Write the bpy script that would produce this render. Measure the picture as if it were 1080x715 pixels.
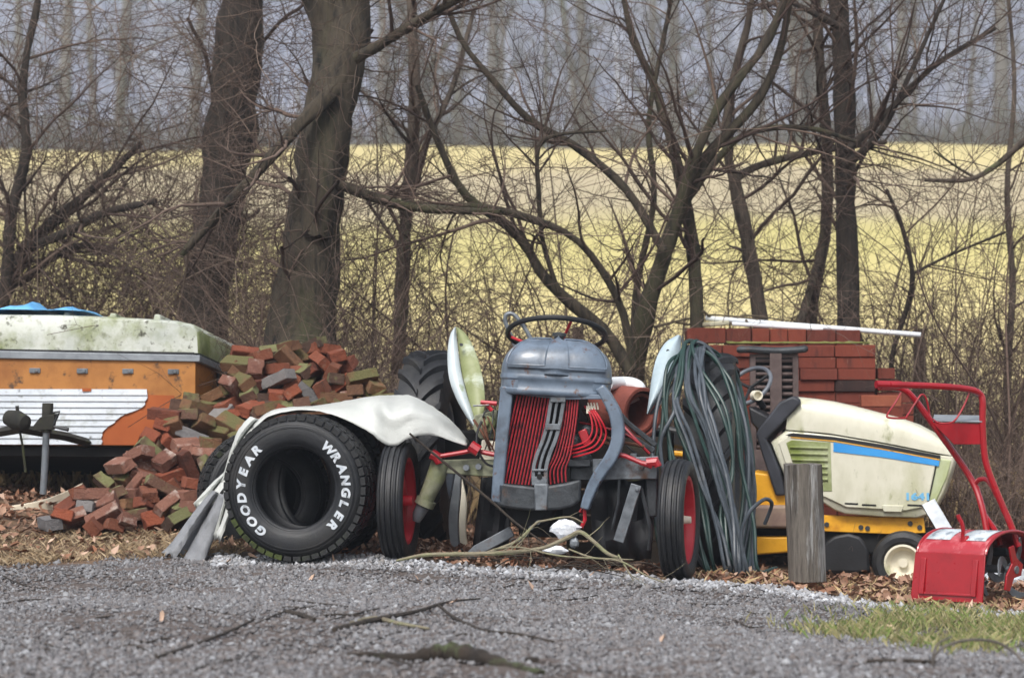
import bpy, math, random
import numpy as np
R = math.radians
random.seed(5)
rng = np.random.default_rng(11)
for o in list(bpy.data.objects): bpy.data.objects.remove(o)
scene = bpy.context.scene
COL = scene.collection

# ------------------------------------------------------------------ camera, sky, sun, exposure
CAM_H, FPX, PITCH = 1.0, 2727.0, R(1.313)
cd = bpy.data.cameras.new('camera'); cam = bpy.data.objects.new('camera', cd); COL.objects.link(cam)
cam.location = (0, 0, CAM_H); cam.rotation_euler = (R(90) + PITCH, 0, 0)
cd.sensor_width = 36; cd.lens = FPX / 1080 * 36
cd.clip_start = .1; cd.clip_end = 3000
cd.dof.use_dof = True; cd.dof.focus_distance = 15.0; cd.dof.aperture_fstop = 2.7
scene.camera = cam
world = bpy.data.worlds.new('World'); scene.world = world; world.use_nodes = True
wn = world.node_tree.nodes; wl = world.node_tree.links
bg = wn['Background']; sky = wn.new('ShaderNodeTexSky'); sky.sky_type = 'NISHITA'; sky.sun_disc = False
SUN_EL, SUN_AZ = R(52), R(200)
sky.sun_elevation = SUN_EL; sky.sun_rotation = SUN_AZ
sky.air_density = 1.0; sky.dust_density = 4.0; sky.ozone_density = 1.0
hs = wn.new('ShaderNodeHueSaturation'); hs.inputs['Saturation'].default_value = .42      # an overcast, whitened sky
wl.new(sky.outputs[0], hs.inputs['Color']); wl.new(hs.outputs[0], bg.inputs[0]); bg.inputs[1].default_value = .105
sd = bpy.data.lights.new('sun', 'SUN'); sun = bpy.data.objects.new('sun', sd); COL.objects.link(sun)
sd.energy = 1.5; sd.angle = R(16); sd.color = (1, .965, .92)
sun.rotation_euler = (R(90) - SUN_EL, 0, R(180) - SUN_AZ)
scene.view_settings.view_transform = 'Standard'; scene.view_settings.look = 'None'
scene.view_settings.exposure = .98; scene.view_settings.gamma = 1

# ------------------------------------------------------------------ measuring: picture point at a real distance -> place
cp, sp = math.cos(PITCH), math.sin(PITCH)
def ray(px, py):
    x = (px - 540) / FPX; y = (357.5 - py) / FPX
    return np.array([x, cp - y * sp, sp + y * cp])
def P(px, py, Y):
    d = ray(px, py); d = d * (Y / d[1]); d[2] += CAM_H
    return d
def on_plane(px, py, pt, n):
    d = ray(px, py); c = np.array([0, 0, CAM_H]); n = np.array(n, float)
    return c + d * (np.dot(np.array(pt) - c, n) / np.dot(d, n))
A = lambda *a: np.array(a, float)
def unit(v): v = np.array(v, float); return v / (np.linalg.norm(v) + 1e-12)

# ------------------------------------------------------------------ terrain height
CP = [(540,715,9.2),(0,715,9.2),(1080,715,9.2),(540,650,11.8),(0,640,12.3),(0,598,15.1),(230,590,15.2),(425,591,15.1),(320,592,15.1),
      (600,603,15.0),(717,612,14.9),(850,623,14.7),(960,638,14.2),(1080,644,14.0),(850,660,12.6),(1080,682,11.3),(60,550,16.4),
      (30,527,17.2),(150,555,16.3),(230,575,15.6),(900,614,15.4),(1060,575,17.6),(950,616,16.9),(840,614,16.9),(600,572,18),(300,560,18),(-200,530,17.4),(-200,600,15)]
cpts = [P(*c) for c in CP] + [A(-4.5,22,.35),A(0,22,.12),A(4.5,22,.1),A(-5,25,.3),A(0,25,.2),A(5,25,.2),A(-3,0,0),A(3,0,0),A(0,-5,0),A(-9,15,.1),A(9,15,-.1),A(-6,8,0),A(6,8,0),A(0,4,0)]
cpts = np.array(cpts)
def _k(r): return np.where(r > 1e-9, r * r * np.log(r + 1e-12), 0)
_n = len(cpts); _K = _k(np.linalg.norm(cpts[:, None, :2] - cpts[None, :, :2], axis=2)) + np.eye(_n) * .02
_Pm = np.c_[np.ones(_n), cpts[:, :2]]
_sol = np.linalg.solve(np.block([[_K, _Pm], [_Pm.T, np.zeros((3, 3))]]), np.r_[cpts[:, 2], 0, 0, 0])
def G(x, y):
    x = np.asarray(x, float); y = np.asarray(y, float); sh = x.shape
    q = np.stack([np.clip(x, -11, 11).ravel(), np.clip(y, -6, 25).ravel()], 1)
    z = _k(np.linalg.norm(q[:, None] - cpts[None, :, :2], axis=2)) @ _sol[:_n] + _sol[_n] + q @ _sol[_n + 1:]
    return z.reshape(sh)
def GP(x, y): return float(G(A(x), A(y))[0])
def RG(px, py):
    d = ray(px, py); t = np.linspace(5, 30, 500) / d[1]
    h = CAM_H + d[2] * t - G(d[0] * t, d[1] * t); i = int(np.argmax(h < 0)) or 499
    return A(d[0] * t[i], d[1] * t[i], CAM_H + d[2] * t[i])
EDGE = np.array([RG(*p) for p in [(-60,599),(0,598),(120,593),(240,589),(330,589),(400,592),(480,599),(560,604),(640,609),(720,615),(800,622),(880,632),(960,644),(1080,652),(1160,655)]])
def edge_y(x): return np.interp(x, EDGE[:, 0], EDGE[:, 1])
def field_z(x, y):
    s = np.clip(y - 24, 0, None); z = .2 + .128 * s + .00006 * s * s + .02 * s / 86 * x * .25
    c = .2 + .128 * 88 + .00006 * 88 ** 2 + .02 * 88 / 86 * x * .25
    return np.where(y < 112, z, c - .02 * (y - 112))

# ------------------------------------------------------------------ materials
def lin(c): return tuple(((v / 255) / 12.92 if v <= 10 else (((v / 255) + .055) / 1.055) ** 2.4) for v in c)
def S(r, g, b, k=1): return tuple(v * k for v in lin((r, g, b)))
def ramp(nt, cols, lo=.3, hi=.7):
    r = nt.nodes.new('ShaderNodeValToRGB'); e = r.color_ramp.elements
    while len(e) < len(cols): e.new(.5)
    for i, c in enumerate(cols):
        e[i].position = lo + (hi - lo) * i / max(1, len(cols) - 1); e[i].color = (*c, 1)
    return r
def mat(name, cols, scale=6, rough=.6, metal=0, bump=0, bscale=60, island=None, spots=None, spec=.5, stretch=None, per_object=None, moss=None, coat=0):
    m = bpy.data.materials.new(name); m.use_nodes = True; nt = m.node_tree; N = nt.nodes; L = nt.links
    b = N['Principled BSDF']; b.inputs['Roughness'].default_value = rough; b.inputs['Metallic'].default_value = metal
    b.inputs['Specular IOR Level'].default_value = spec
    if coat: b.inputs['Coat Weight'].default_value = coat; b.inputs['Coat Roughness'].default_value = .15
    tc = N.new('ShaderNodeTexCoord'); vec = tc.outputs['Object']
    if stretch:
        mp = N.new('ShaderNodeMapping'); mp.inputs['Scale'].default_value = stretch; L.new(vec, mp.inputs[0]); vec = mp.outputs[0]
    if per_object:
        oi = N.new('ShaderNodeObjectInfo'); ad = N.new('ShaderNodeVectorMath'); ad.operation = 'MULTIPLY_ADD'
        L.new(oi.outputs['Random'], ad.inputs[0]); ad.inputs[1].default_value = (37, 17, 53); L.new(vec, ad.inputs[2]); vec = ad.outputs[0]
    def noise(sc, det=6, ro=.6):
        n = N.new('ShaderNodeTexNoise'); n.inputs['Scale'].default_value = sc; n.inputs['Detail'].default_value = det; n.inputs['Roughness'].default_value = ro
        L.new(vec, n.inputs['Vector']); return n.outputs[0]
    def mix(f, a, c, mode='MIX'):
        x = N.new('ShaderNodeMix'); x.data_type = 'RGBA'; x.blend_type = mode
        for s, v in ((0, f), (6, a), (7, c)):
            if hasattr(v, 'links') or hasattr(v, 'is_output'): L.new(v, x.inputs[s])
            elif isinstance(v, tuple): x.inputs[s].default_value = (*v[:3], 1)
            else: x.inputs[s].default_value = v
        return x.outputs[2]
    r = ramp(nt, cols); L.new(noise(scale), r.inputs[0]); col = r.outputs[0]
    if island or per_object:
        r2 = ramp(nt, island or per_object, 0, 1); r2.color_ramp.interpolation = 'LINEAR'
        if island:
            g = N.new('ShaderNodeNewGeometry'); L.new(g.outputs['Random Per Island'], r2.inputs[0])
        else: L.new(oi.outputs['Random'], r2.inputs[0])
        col = mix(.65, col, r2.outputs[0])
    def rng_mask(src, lo, hi):
        q = N.new('ShaderNodeMapRange'); q.inputs[1].default_value = lo; q.inputs[2].default_value = hi; q.clamp = True; L.new(src, q.inputs[0]); return q.outputs[0]
    for sp_ in (spots or []):
        c, sc, lo, hi = sp_[:4]; col = mix(rng_mask(noise(sc, 8, .65), lo, hi), col, c)
    if moss:
        c, amt = moss; g = N.new('ShaderNodeNewGeometry'); sx = N.new('ShaderNodeSeparateXYZ'); L.new(g.outputs['Normal'], sx.inputs[0])
        mu = N.new('ShaderNodeMath'); mu.operation = 'MULTIPLY_ADD'; L.new(sx.outputs[2], mu.inputs[0]); mu.inputs[1].default_value = .35; L.new(noise(scale * .7, 5), mu.inputs[2])
        col = mix(rng_mask(mu.outputs[0], 1 - amt, 1.15 - amt), col, c)
    L.new(col, b.inputs['Base Color'])
    rr = N.new('ShaderNodeMapRange'); rr.inputs[3].default_value = max(0, rough - .1); rr.inputs[4].default_value = min(1, rough + .12); L.new(noise(scale * 2.3, 5), rr.inputs[0]); L.new(rr.outputs[0], b.inputs['Roughness'])
    if bump:
        bp = N.new('ShaderNodeBump'); bp.inputs['Strength'].default_value = bump; bp.inputs['Distance'].default_value = .02
        L.new(noise(bscale, 6, .65), bp.inputs['Height']); L.new(bp.outputs[0], b.inputs['Normal'])
    return m

# ------------------------------------------------------------------ mesh building
ORIGIN = {}
def link(o, parent=None, origin=None):
    COL.objects.link(o)
    if parent is not None:
        o.parent = parent; ORIGIN[o.name] = ORIGIN[parent.name]
    return o
def tag(o, label=None, cat=None, group=None, kind=None):
    if label: o['label'] = label
    if cat: o['category'] = cat
    if group: o['group'] = group
    if kind: o['kind'] = kind
    return o
def thing(name, loc, label, cat, group=None):
    o = bpy.data.objects.new(name, None); o.location = tuple(loc); o.empty_display_size = .1; COL.objects.link(o)
    ORIGIN[o.name] = np.array(loc, float); return tag(o, label, cat, group)
def np_mesh(name, V, F, m, parent=None, smooth=False, origin=None):
    V = np.asarray(V, float); F = np.asarray(F, np.int64)
    if parent is not None: off = ORIGIN[parent.name]
    elif origin is not None: off = np.array(origin, float)
    else: off = np.zeros(3)
    me = bpy.data.meshes.new(name); k = F.shape[1]
    me.vertices.add(len(V)); me.vertices.foreach_set('co', (V - off).astype(np.float32).ravel())
    me.loops.add(F.size); me.loops.foreach_set('vertex_index', F.astype(np.int32).ravel())
    me.polygons.add(len(F)); me.polygons.foreach_set('loop_start', np.arange(0, F.size, k, dtype=np.int32))
    if smooth: me.polygons.foreach_set('use_smooth', np.ones(len(F), bool))
    me.update(calc_edges=True); me.validate(); me.materials.append(m)
    o = bpy.data.objects.new(name, me); link(o, parent)
    if parent is None: o.location = tuple(off); ORIGIN[o.name] = off
    return o
def frame_of(t, up=(0, 0, 1)):
    t = unit(t); u = np.cross(t, up)
    if np.linalg.norm(u) < 1e-3: u = np.cross(t, (1, 0, 0))
    u = unit(u); return u, np.cross(u, t)
def crom(pts, n=6, closed=False):
    pts = np.array(pts, float); m = len(pts); out = []
    for i in range(m if closed else m - 1):
        p1, p2 = pts[i], pts[(i + 1) % m]
        p0 = pts[i - 1] if (closed or i > 0) else 2 * p1 - p2
        p3 = pts[(i + 2) % m] if (closed or i + 2 < m) else 2 * p2 - p1
        for s in np.arange(n) / n:
            out.append(.5 * (2 * p1 + (p2 - p0) * s + (2 * p0 - 5 * p1 + 4 * p2 - p3) * s * s + (3 * p1 - p0 - 3 * p2 + p3) * s ** 3))
    if not closed: out.append(pts[-1])
    return np.array(out)
class MB:
    def __init__(s): s.v = []; s.f = []
    def add(s, V, F):
        k = len(s.v); s.v += [tuple(map(float, p)) for p in V]; s.f += [tuple(int(i) + k for i in q) for q in F]; return s
    def hexa(s, c8): return s.add(c8, [(0,3,2,1),(4,5,6,7),(0,1,5,4),(1,2,6,5),(2,3,7,6),(3,0,4,7)])
    def box(s, c, size, ax=None):
        ax = np.eye(3) if ax is None else np.array(ax, float); h = np.array(size) / 2; c = np.array(c, float)
        q = [(-1,-1,-1),(1,-1,-1),(1,1,-1),(-1,1,-1),(-1,-1,1),(1,-1,1),(1,1,1),(-1,1,1)]
        return s.hexa([c + sum(ax[i] * h[i] * e[i] for i in range(3)) for e in q])
    def tube(s, pts, rad, n=8, cap=True, closed=False, flat=None):
        pts = np.array(pts, float); m = len(pts); rad = np.broadcast_to(np.array(rad, float), (m,)); V = []; u = None
        for i in range(m):
            t = unit(pts[(i + 1) % m] - pts[i - 1]) if closed else unit(pts[min(i + 1, m - 1)] - pts[max(i - 1, 0)])
            if u is None: u, w = frame_of(t)
            else: u = unit(u - t * np.dot(u, t)); w = np.cross(u, t)
            for j in range(n):
                a = 2 * math.pi * j / n; V.append(pts[i] + rad[i] * (math.cos(a) * u + math.sin(a) * w))
        F = [(i * n + j, i * n + (j + 1) % n, ((i + 1) % m) * n + (j + 1) % n, ((i + 1) % m) * n + j) for i in range(m if closed else m - 1) for j in range(n)]
        if cap and not closed: F += [tuple(range(n)), tuple(reversed(range((m - 1) * n, m * n)))]
        return s.add(V, F)
    def lathe(s, prof, o, axis, n=48, closed=False, up=(0, 0, 1)):
        a = unit(axis); u, w = frame_of(a, up); k = len(prof); V = []; o = np.array(o, float)
        for j in range(n):
            t = 2 * math.pi * j / n; d = math.cos(t) * u + math.sin(t) * w
            for r, h in prof: V.append(o + a * h + d * r)
        F = [(j * k + i, j * k + (i + 1) % k, ((j + 1) % n) * k + (i + 1) % k, ((j + 1) % n) * k + i) for j in range(n) for i in range(k if closed else k - 1)]
        return s.add(V, F)
    def prism(s, pts, d):
        p = np.array(pts, float); n = len(p); q = p + np.array(d, float)
        return s.add(np.vstack([p, q]), [tuple(range(n))[::-1], tuple(range(n, 2 * n))] + [(i, (i + 1) % n, n + (i + 1) % n, n + i) for i in range(n)])
    def grid(s, V, closed_u=False):
        V = np.array(V, float); r, c = V.shape[:2]
        return s.add(V.reshape(-1, 3), [(i * c + j, i * c + (j + 1) % c, (i + 1) * c + (j + 1) % c, (i + 1) * c + j) for i in range(r - 1) for j in range(c if closed_u else c - 1)])
    def loft(s, secs):
        V = np.array(secs, float); r, c = V.shape[:2]; s.grid(V, True); k = len(s.v) - r * c
        s.f += [tuple(range(k, k + c))[::-1], tuple(range(k + (r - 1) * c, k + r * c))]; return s
    def ribbon(s, pts, w, n, thick):
        """a bar of width w following pts in the plane with normal n, running 'thick' along -n"""
        pts = np.array(pts, float); n = unit(n); l, r = [], []
        w = np.broadcast_to(np.array(w, float), (len(pts),))
        for i in range(len(pts)):
            t = unit(pts[min(i + 1, len(pts) - 1)] - pts[max(i - 1, 0)]); b = unit(np.cross(n, t))
            l.append(pts[i] + b * w[i] / 2); r.append(pts[i] - b * w[i] / 2)
        return s.loft([[l[i], r[i], r[i] - n * thick, l[i] - n * thick] for i in range(len(pts))])
    def build(s, name, m, parent=None, bevel=0, angle=35, solid=0, sub=0, origin=None, seg=2):
        V = np.array(s.v)
        if parent is not None: off = ORIGIN[parent.name]
        elif origin is not None: off = np.array(origin, float)
        else: off = A((V[:, 0].min() + V[:, 0].max()) / 2, (V[:, 1].min() + V[:, 1].max()) / 2, V[:, 2].min())
        me = bpy.data.meshes.new(name); me.from_pydata([tuple(p) for p in (V - off)], [], s.f); me.update()
        import bmesh
        bm = bmesh.new(); bm.from_mesh(me); bmesh.ops.recalc_face_normals(bm, faces=bm.faces); bm.to_mesh(me); bm.free()
        me.materials.append(m)
        me.polygons.foreach_set('use_smooth', np.ones(len(me.polygons), bool)); me.set_sharp_from_angle(angle=R(angle))
        o = bpy.data.objects.new(name, me); link(o, parent)
        if parent is None: o.location = tuple(off); ORIGIN[o.name] = off
        if solid: q = o.modifiers.new('s', 'SOLIDIFY'); q.thickness = solid; q.offset = 0
        if sub: q = o.modifiers.new('u', 'SUBSURF'); q.levels = q.render_levels = sub
        if bevel: q = o.modifiers.new('b', 'BEVEL'); q.width = bevel; q.segments = seg; q.limit_method = 'ANGLE'; q.angle_limit = R(30)
        return o
def text_mesh(ch, bold=.02):
    cu = bpy.data.curves.new('t', 'FONT'); cu.body = ch; cu.size = 1; cu.offset = bold; cu.resolution_u = 4; cu.align_x = 'CENTER'
    ob = bpy.data.objects.new('t', cu); COL.objects.link(ob); dg = bpy.context.evaluated_depsgraph_get()
    me = bpy.data.meshes.new_from_object(ob.evaluated_get(dg)); v = np.array([tuple(q.co) for q in me.vertices]); f = [tuple(p.vertices) for p in me.polygons]
    bpy.data.objects.remove(ob); bpy.data.curves.remove(cu); bpy.data.meshes.remove(me); return v, f

# many thin tubes at once: paths (N,S,3), radii (N,S)
def tubes_np(paths, rad, k=3):
    N, Sg = paths.shape[:2]
    t = np.empty_like(paths); t[:, 1:-1] = paths[:, 2:] - paths[:, :-2]; t[:, 0] = paths[:, 1] - paths[:, 0]; t[:, -1] = paths[:, -1] - paths[:, -2]
    t /= np.linalg.norm(t, axis=2, keepdims=True) + 1e-9
    ref = np.where(np.abs(t[:, :1, 2:3]) > .8, A(1, 0, 0), A(0, 0, 1)); ref = np.broadcast_to(ref, t.shape)
    u = np.cross(t, ref); u /= np.linalg.norm(u, axis=2, keepdims=True) + 1e-9; w = np.cross(u, t)
    a = 2 * np.pi * np.arange(k) / k
    V = paths[:, :, None] + rad[:, :, None, None] * (np.cos(a)[None, None, :, None] * u[:, :, None] + np.sin(a)[None, None, :, None] * w[:, :, None])
    i = np.arange(N)[:, None, None] * Sg * k + np.arange(Sg - 1)[None, :, None] * k; j = np.arange(k)[None, None]
    j2 = (j + 1) % k
    F = np.stack([i + j, i + j2, i + k + j2, i + k + j], -1).reshape(-1, 4)
    return V.reshape(-1, 3), F
def join_tubes(lst, k=3):
    Vs, Fs, n = [], [], 0
    for pth, rd, kk in lst:
        if len(pth) == 0: continue
        v, f = tubes_np(pth, rd, kk); Vs.append(v); Fs.append(f + n); n += len(v)
    return np.vstack(Vs), np.vstack(Fs)
def grow(par, prad, per, L, seg, spread, wander, up, rs, tmin=.15, rmin=.0022, g=rng, dirbias=None):
    N, Sg = par.shape[:2]; n = N * per
    idx = np.repeat(np.arange(N), per); t = (tmin + (1 - tmin) * g.random(n)) * (Sg - 1.001); i = t.astype(int); fr = (t - i)[:, None]
    p = par[idx, i] * (1 - fr) + par[idx, i + 1] * fr; T = par[idx, i + 1] - par[idx, i]; T /= np.linalg.norm(T, axis=1, keepdims=True) + 1e-9
    r0 = prad[idx, i] * (1 - fr[:, 0]) + prad[idx, i + 1] * fr[:, 0]
    q = g.normal(size=(n, 3)); q -= T * (q * T).sum(1, keepdims=True); q /= np.linalg.norm(q, axis=1, keepdims=True) + 1e-9
    a = np.radians(g.uniform(*spread, n))[:, None]; d = np.cos(a) * T + np.sin(a) * q
    ln = g.uniform(*L, n); out = np.empty((n, seg, 3)); out[:, 0] = p
    bend = g.normal(size=(n, 3)) * wander * .35
    for s in range(1, seg):
        d = d + g.normal(size=(n, 3)) * wander + bend + A(0, 0, up)
        if dirbias is not None: d = d + dirbias
        d /= np.linalg.norm(d, axis=1, keepdims=True); out[:, s] = out[:, s - 1] + d * (ln / (seg - 1))[:, None]
    rr = np.maximum(rmin, np.minimum(r0 * .8, r0[:] * rs)); rad = rr[:, None] * np.linspace(1, .18, seg)[None] ; rad = np.maximum(rad, rmin * .55)
    return out, rad
# ================================================================== SETTING
M = {}
M['gravel_base'] = mat('gravel_base', [S(56,46,41,.8), S(112,101,96,.8), S(78,68,60,.8)], 12, .9, 0, .8, 90)
M['soil'] = mat('leaf_soil', [S(58,44,34), S(96,74,56), S(120,96,72)], 7, .95, 0, .8, 50)
M['field'] = None
def ground_sheet():
    xs = np.concatenate([np.arange(-60, -8, 4), np.arange(-8, 8, .14), np.arange(8, 61, 4)]); ys = np.concatenate([np.arange(-30, 5, 2.5), np.arange(5, 24.6, .12)])
    X, Y = np.meshgrid(xs, ys); Z = G(X, Y)
    k = rng.normal(size=Z.shape) * .006; Z = Z + np.where((Y > 5) & (np.abs(X) < 8), k, 0)
    V = np.stack([X, Y, Z], -1).reshape(-1, 3); c = len(xs)
    i, j = np.meshgrid(np.arange(len(ys) - 1), np.arange(c - 1), indexing='ij'); a = (i * c + j).ravel()
    F = np.stack([a, a + 1, a + c + 1, a + c], 1)
    o = np_mesh('ground', V, F, M['gravel_base'], smooth=True); tag(o, kind='structure'); o.data.materials.append(M['soil'])
    cen = V[F].mean(1); o.data.polygons.foreach_set('material_index', (cen[:, 1] > edge_y(cen[:, 0]) + .05 + .12 * np.sin(cen[:, 0] * 3.1)).astype(np.int32))
ground_sheet()

def field_mat():
    m = mat('winter_field', [S(188,172,118,.85), S(228,210,156,.85), S(180,170,108,.85)], 1.6, .95, 0, .8, 9, stretch=(.35, 1, 1), spots=[(S(150,136,96), 3, .6, .8)])
    nt = m.node_tree; N = nt.nodes; L = nt.links; b = N['Principled BSDF']; src = b.inputs['Base Color'].links[0].from_socket
    tc = N.new('ShaderNodeTexCoord'); sx = N.new('ShaderNodeSeparateXYZ'); L.new(tc.outputs['Object'], sx.inputs[0])
    nz = N.new('ShaderNodeTexNoise'); nz.inputs['Scale'].default_value = .09; nz.inputs['Detail'].default_value = 5
    mp = N.new('ShaderNodeMapping'); mp.inputs['Scale'].default_value = (.35, 1, 1); L.new(tc.outputs['Object'], mp.inputs[0]); L.new(mp.outputs[0], nz.inputs[0])
    y = N.new('ShaderNodeMath'); y.operation = 'MULTIPLY_ADD'; L.new(nz.outputs[0], y.inputs[0]); y.inputs[1].default_value = 16; L.new(sx.outputs[1], y.inputs[2])
    rp = N.new('ShaderNodeMapRange'); rp.inputs[1].default_value = 20; rp.inputs[2].default_value = 130; L.new(y.outputs[0], rp.inputs[0])
    r = ramp(nt, [S(228,209,150,.9), S(228,209,148,.9), S(202,191,112,.86), S(192,184,102,.84), S(168,156,136,.82), S(172,158,138,.82), S(212,196,134,.86), S(208,194,128,.86)], 0, 1)
    for e, p in zip(r.color_ramp.elements, (.0, .2, .34, .42, .52, .68, .78, 1)): e.position = p
    L.new(rp.outputs[0], r.inputs[0])
    x = N.new('ShaderNodeMix'); x.data_type = 'RGBA'; x.inputs[0].default_value = .6; L.new(src, x.inputs[6]); L.new(r.outputs[0], x.inputs[7]); L.new(x.outputs[2], b.inputs['Base Color'])
    return m
M['field'] = field_mat()
def sheet(name, xs, ys, zf, m):
    X, Y = np.meshgrid(xs, ys); V = np.stack([X, Y, zf(X, Y)], -1).reshape(-1, 3); c = len(xs)
    i, j = np.meshgrid(np.arange(len(ys) - 1), np.arange(c - 1), indexing='ij'); a = (i * c + j).ravel()
    return tag(np_mesh(name, V, np.stack([a, a + 1, a + c + 1, a + c], 1), m, smooth=True), kind='structure')
sheet('field', np.linspace(-140, 140, 90), np.linspace(24.3, 190, 110), lambda x, y: field_z(x, y) + .12 * np.sin(x * .31 + y * .2) * np.clip((y - 30) / 40, 0, 1), M['field'])
def hill_z(x, y): return 6 + (y - 165) * .195 + 3.0 * np.sin(x * .021 + .8) * (y - 165) / 200 + 1.2 * np.sin(x * .06 + y * .03)
M['hill'] = mat('hazed_wooded_hill', [S(152,154,168), S(186,190,204), S(164,168,182)], .08, .95)  # pale blue-grey: part of the distance haze is put into this colour
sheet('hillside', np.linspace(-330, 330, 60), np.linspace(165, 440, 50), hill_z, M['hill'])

# --- far wood on the hillside: one mass nobody could count
M['far_wood'] = mat('hazed_far_wood', [S(134,136,146), S(172,176,188)], .2, .9, island=[S(110,112,122), S(176,180,194), S(214,218,232)])  # grey bark lightened towards blue, some haze painted in
def far_wood():
    n = 1350; y = 178 + 250 * rng.random(n) ** .8; x = (rng.random(n) - .5) * (y * .47 + 30); z = hill_z(x, y) - .3
    h = rng.uniform(13, 22, n); base = np.stack([x, y, z], 1); seg = 5
    t = np.linspace(0, 1, seg); lean = rng.normal(size=(n, 2)) * 1.2
    path = np.empty((n, seg, 3)); path[:, :, 0] = x[:, None] + lean[:, :1] * t ** 2 ; path[:, :, 1] = y[:, None] + lean[:, 1:] * t ** 2; path[:, :, 2] = z[:, None] + h[:, None] * t
    rad = rng.uniform(.12, .34, n)[:, None] * np.linspace(1, .2, seg)[None]
    b, br = grow(path, rad, 11, (3, 7), 4, (25, 60), .16, .12, .55, .3, .05)
    c, cr = grow(b, br, 3, (1.2, 3.2), 3, (20, 60), .2, .08, .6, .2, .035)
    V, F = join_tubes([(path, rad, 4), (b, br, 3), (c, cr, 3)])
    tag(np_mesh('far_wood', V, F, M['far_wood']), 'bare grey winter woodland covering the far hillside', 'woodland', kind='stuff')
far_wood()

# --- tall bare trees along the top edge of the field
BARK = {k: mat('bark_' + k, c, 16, .92, 0, 1.0, 34, stretch=(1, 1, .16), spots=sp_) for k, c, sp_ in (
    ('grey', [S(34,29,26), S(96,86,76), S(54,47,41)], [(S(96,104,64), 3, .55, .75)]),
    ('brown', [S(13,11,9), S(68,60,48), S(29,25,20)], [(S(66,70,40), 2.4, .52, .78)]),
    ('dark', [S(14,12,11), S(62,54,47), S(28,24,21)], None),
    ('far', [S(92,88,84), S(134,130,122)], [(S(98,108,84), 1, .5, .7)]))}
TWIG2 = mat('pale_twig_bark', [S(66,52,45), S(108,90,80)], 3, .9, island=[S(44,33,28), S(92,74,64), S(146,128,114), S(70,54,47), S(112,92,78)])
TWIG = mat('twig_bark', [S(48,36,31), S(84,66,58)], 3, .9, island=[S(30,22,19), S(66,50,43), S(126,108,96), S(46,34,29)])
def edge_trees():
    spec = [(20,15),(64,18),(98,9),(128,16),(205,14),(402,11),(410,15),(447,24),(462,9),(484,13),(521,18),(530,7),(571,6),(609,10),(622,17),(690,9),(714,19),(752,8),(800,7),(842,18),(858,26),(925,6),(957,15),(968,8),(1016,7),(1054,19)]
    grp = 'trees at the far edge of the field'
    for k, (px, w) in enumerate(spec):
        Y = 118 + 22 * rng.random() + (6 if k % 3 == 0 else 0); x = (px - 540) / FPX * Y; z = float(field_z(A(x), A(Y))[0]) - .3
        h = rng.uniform(15, 21); seg = 8; t = np.linspace(0, 1, seg); ln = rng.normal(size=2) * .9
        path = np.stack([x + ln[0] * t ** 1.6 + .12 * np.sin(t * 7 + k), np.full(seg, Y) + ln[1] * t, z + h * t], 1)[None]
        rad = (w * Y / FPX / 2 * np.linspace(1, .28, seg))[None]
        lab = ('thick-trunked ' if w > 14 else 'slim ' if w < 11 else 'middling ') + 'bare grey tree on the far field edge below the hill'
        root = thing('bare_tree', (x, Y, z), lab, 'tree', grp + ', ' + lab.split()[0])
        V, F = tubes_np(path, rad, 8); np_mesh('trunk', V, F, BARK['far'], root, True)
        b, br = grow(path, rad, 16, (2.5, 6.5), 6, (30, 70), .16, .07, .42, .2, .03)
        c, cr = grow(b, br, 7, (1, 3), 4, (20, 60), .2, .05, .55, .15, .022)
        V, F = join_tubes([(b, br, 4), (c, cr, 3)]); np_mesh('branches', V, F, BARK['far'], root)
edge_trees()

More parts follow.
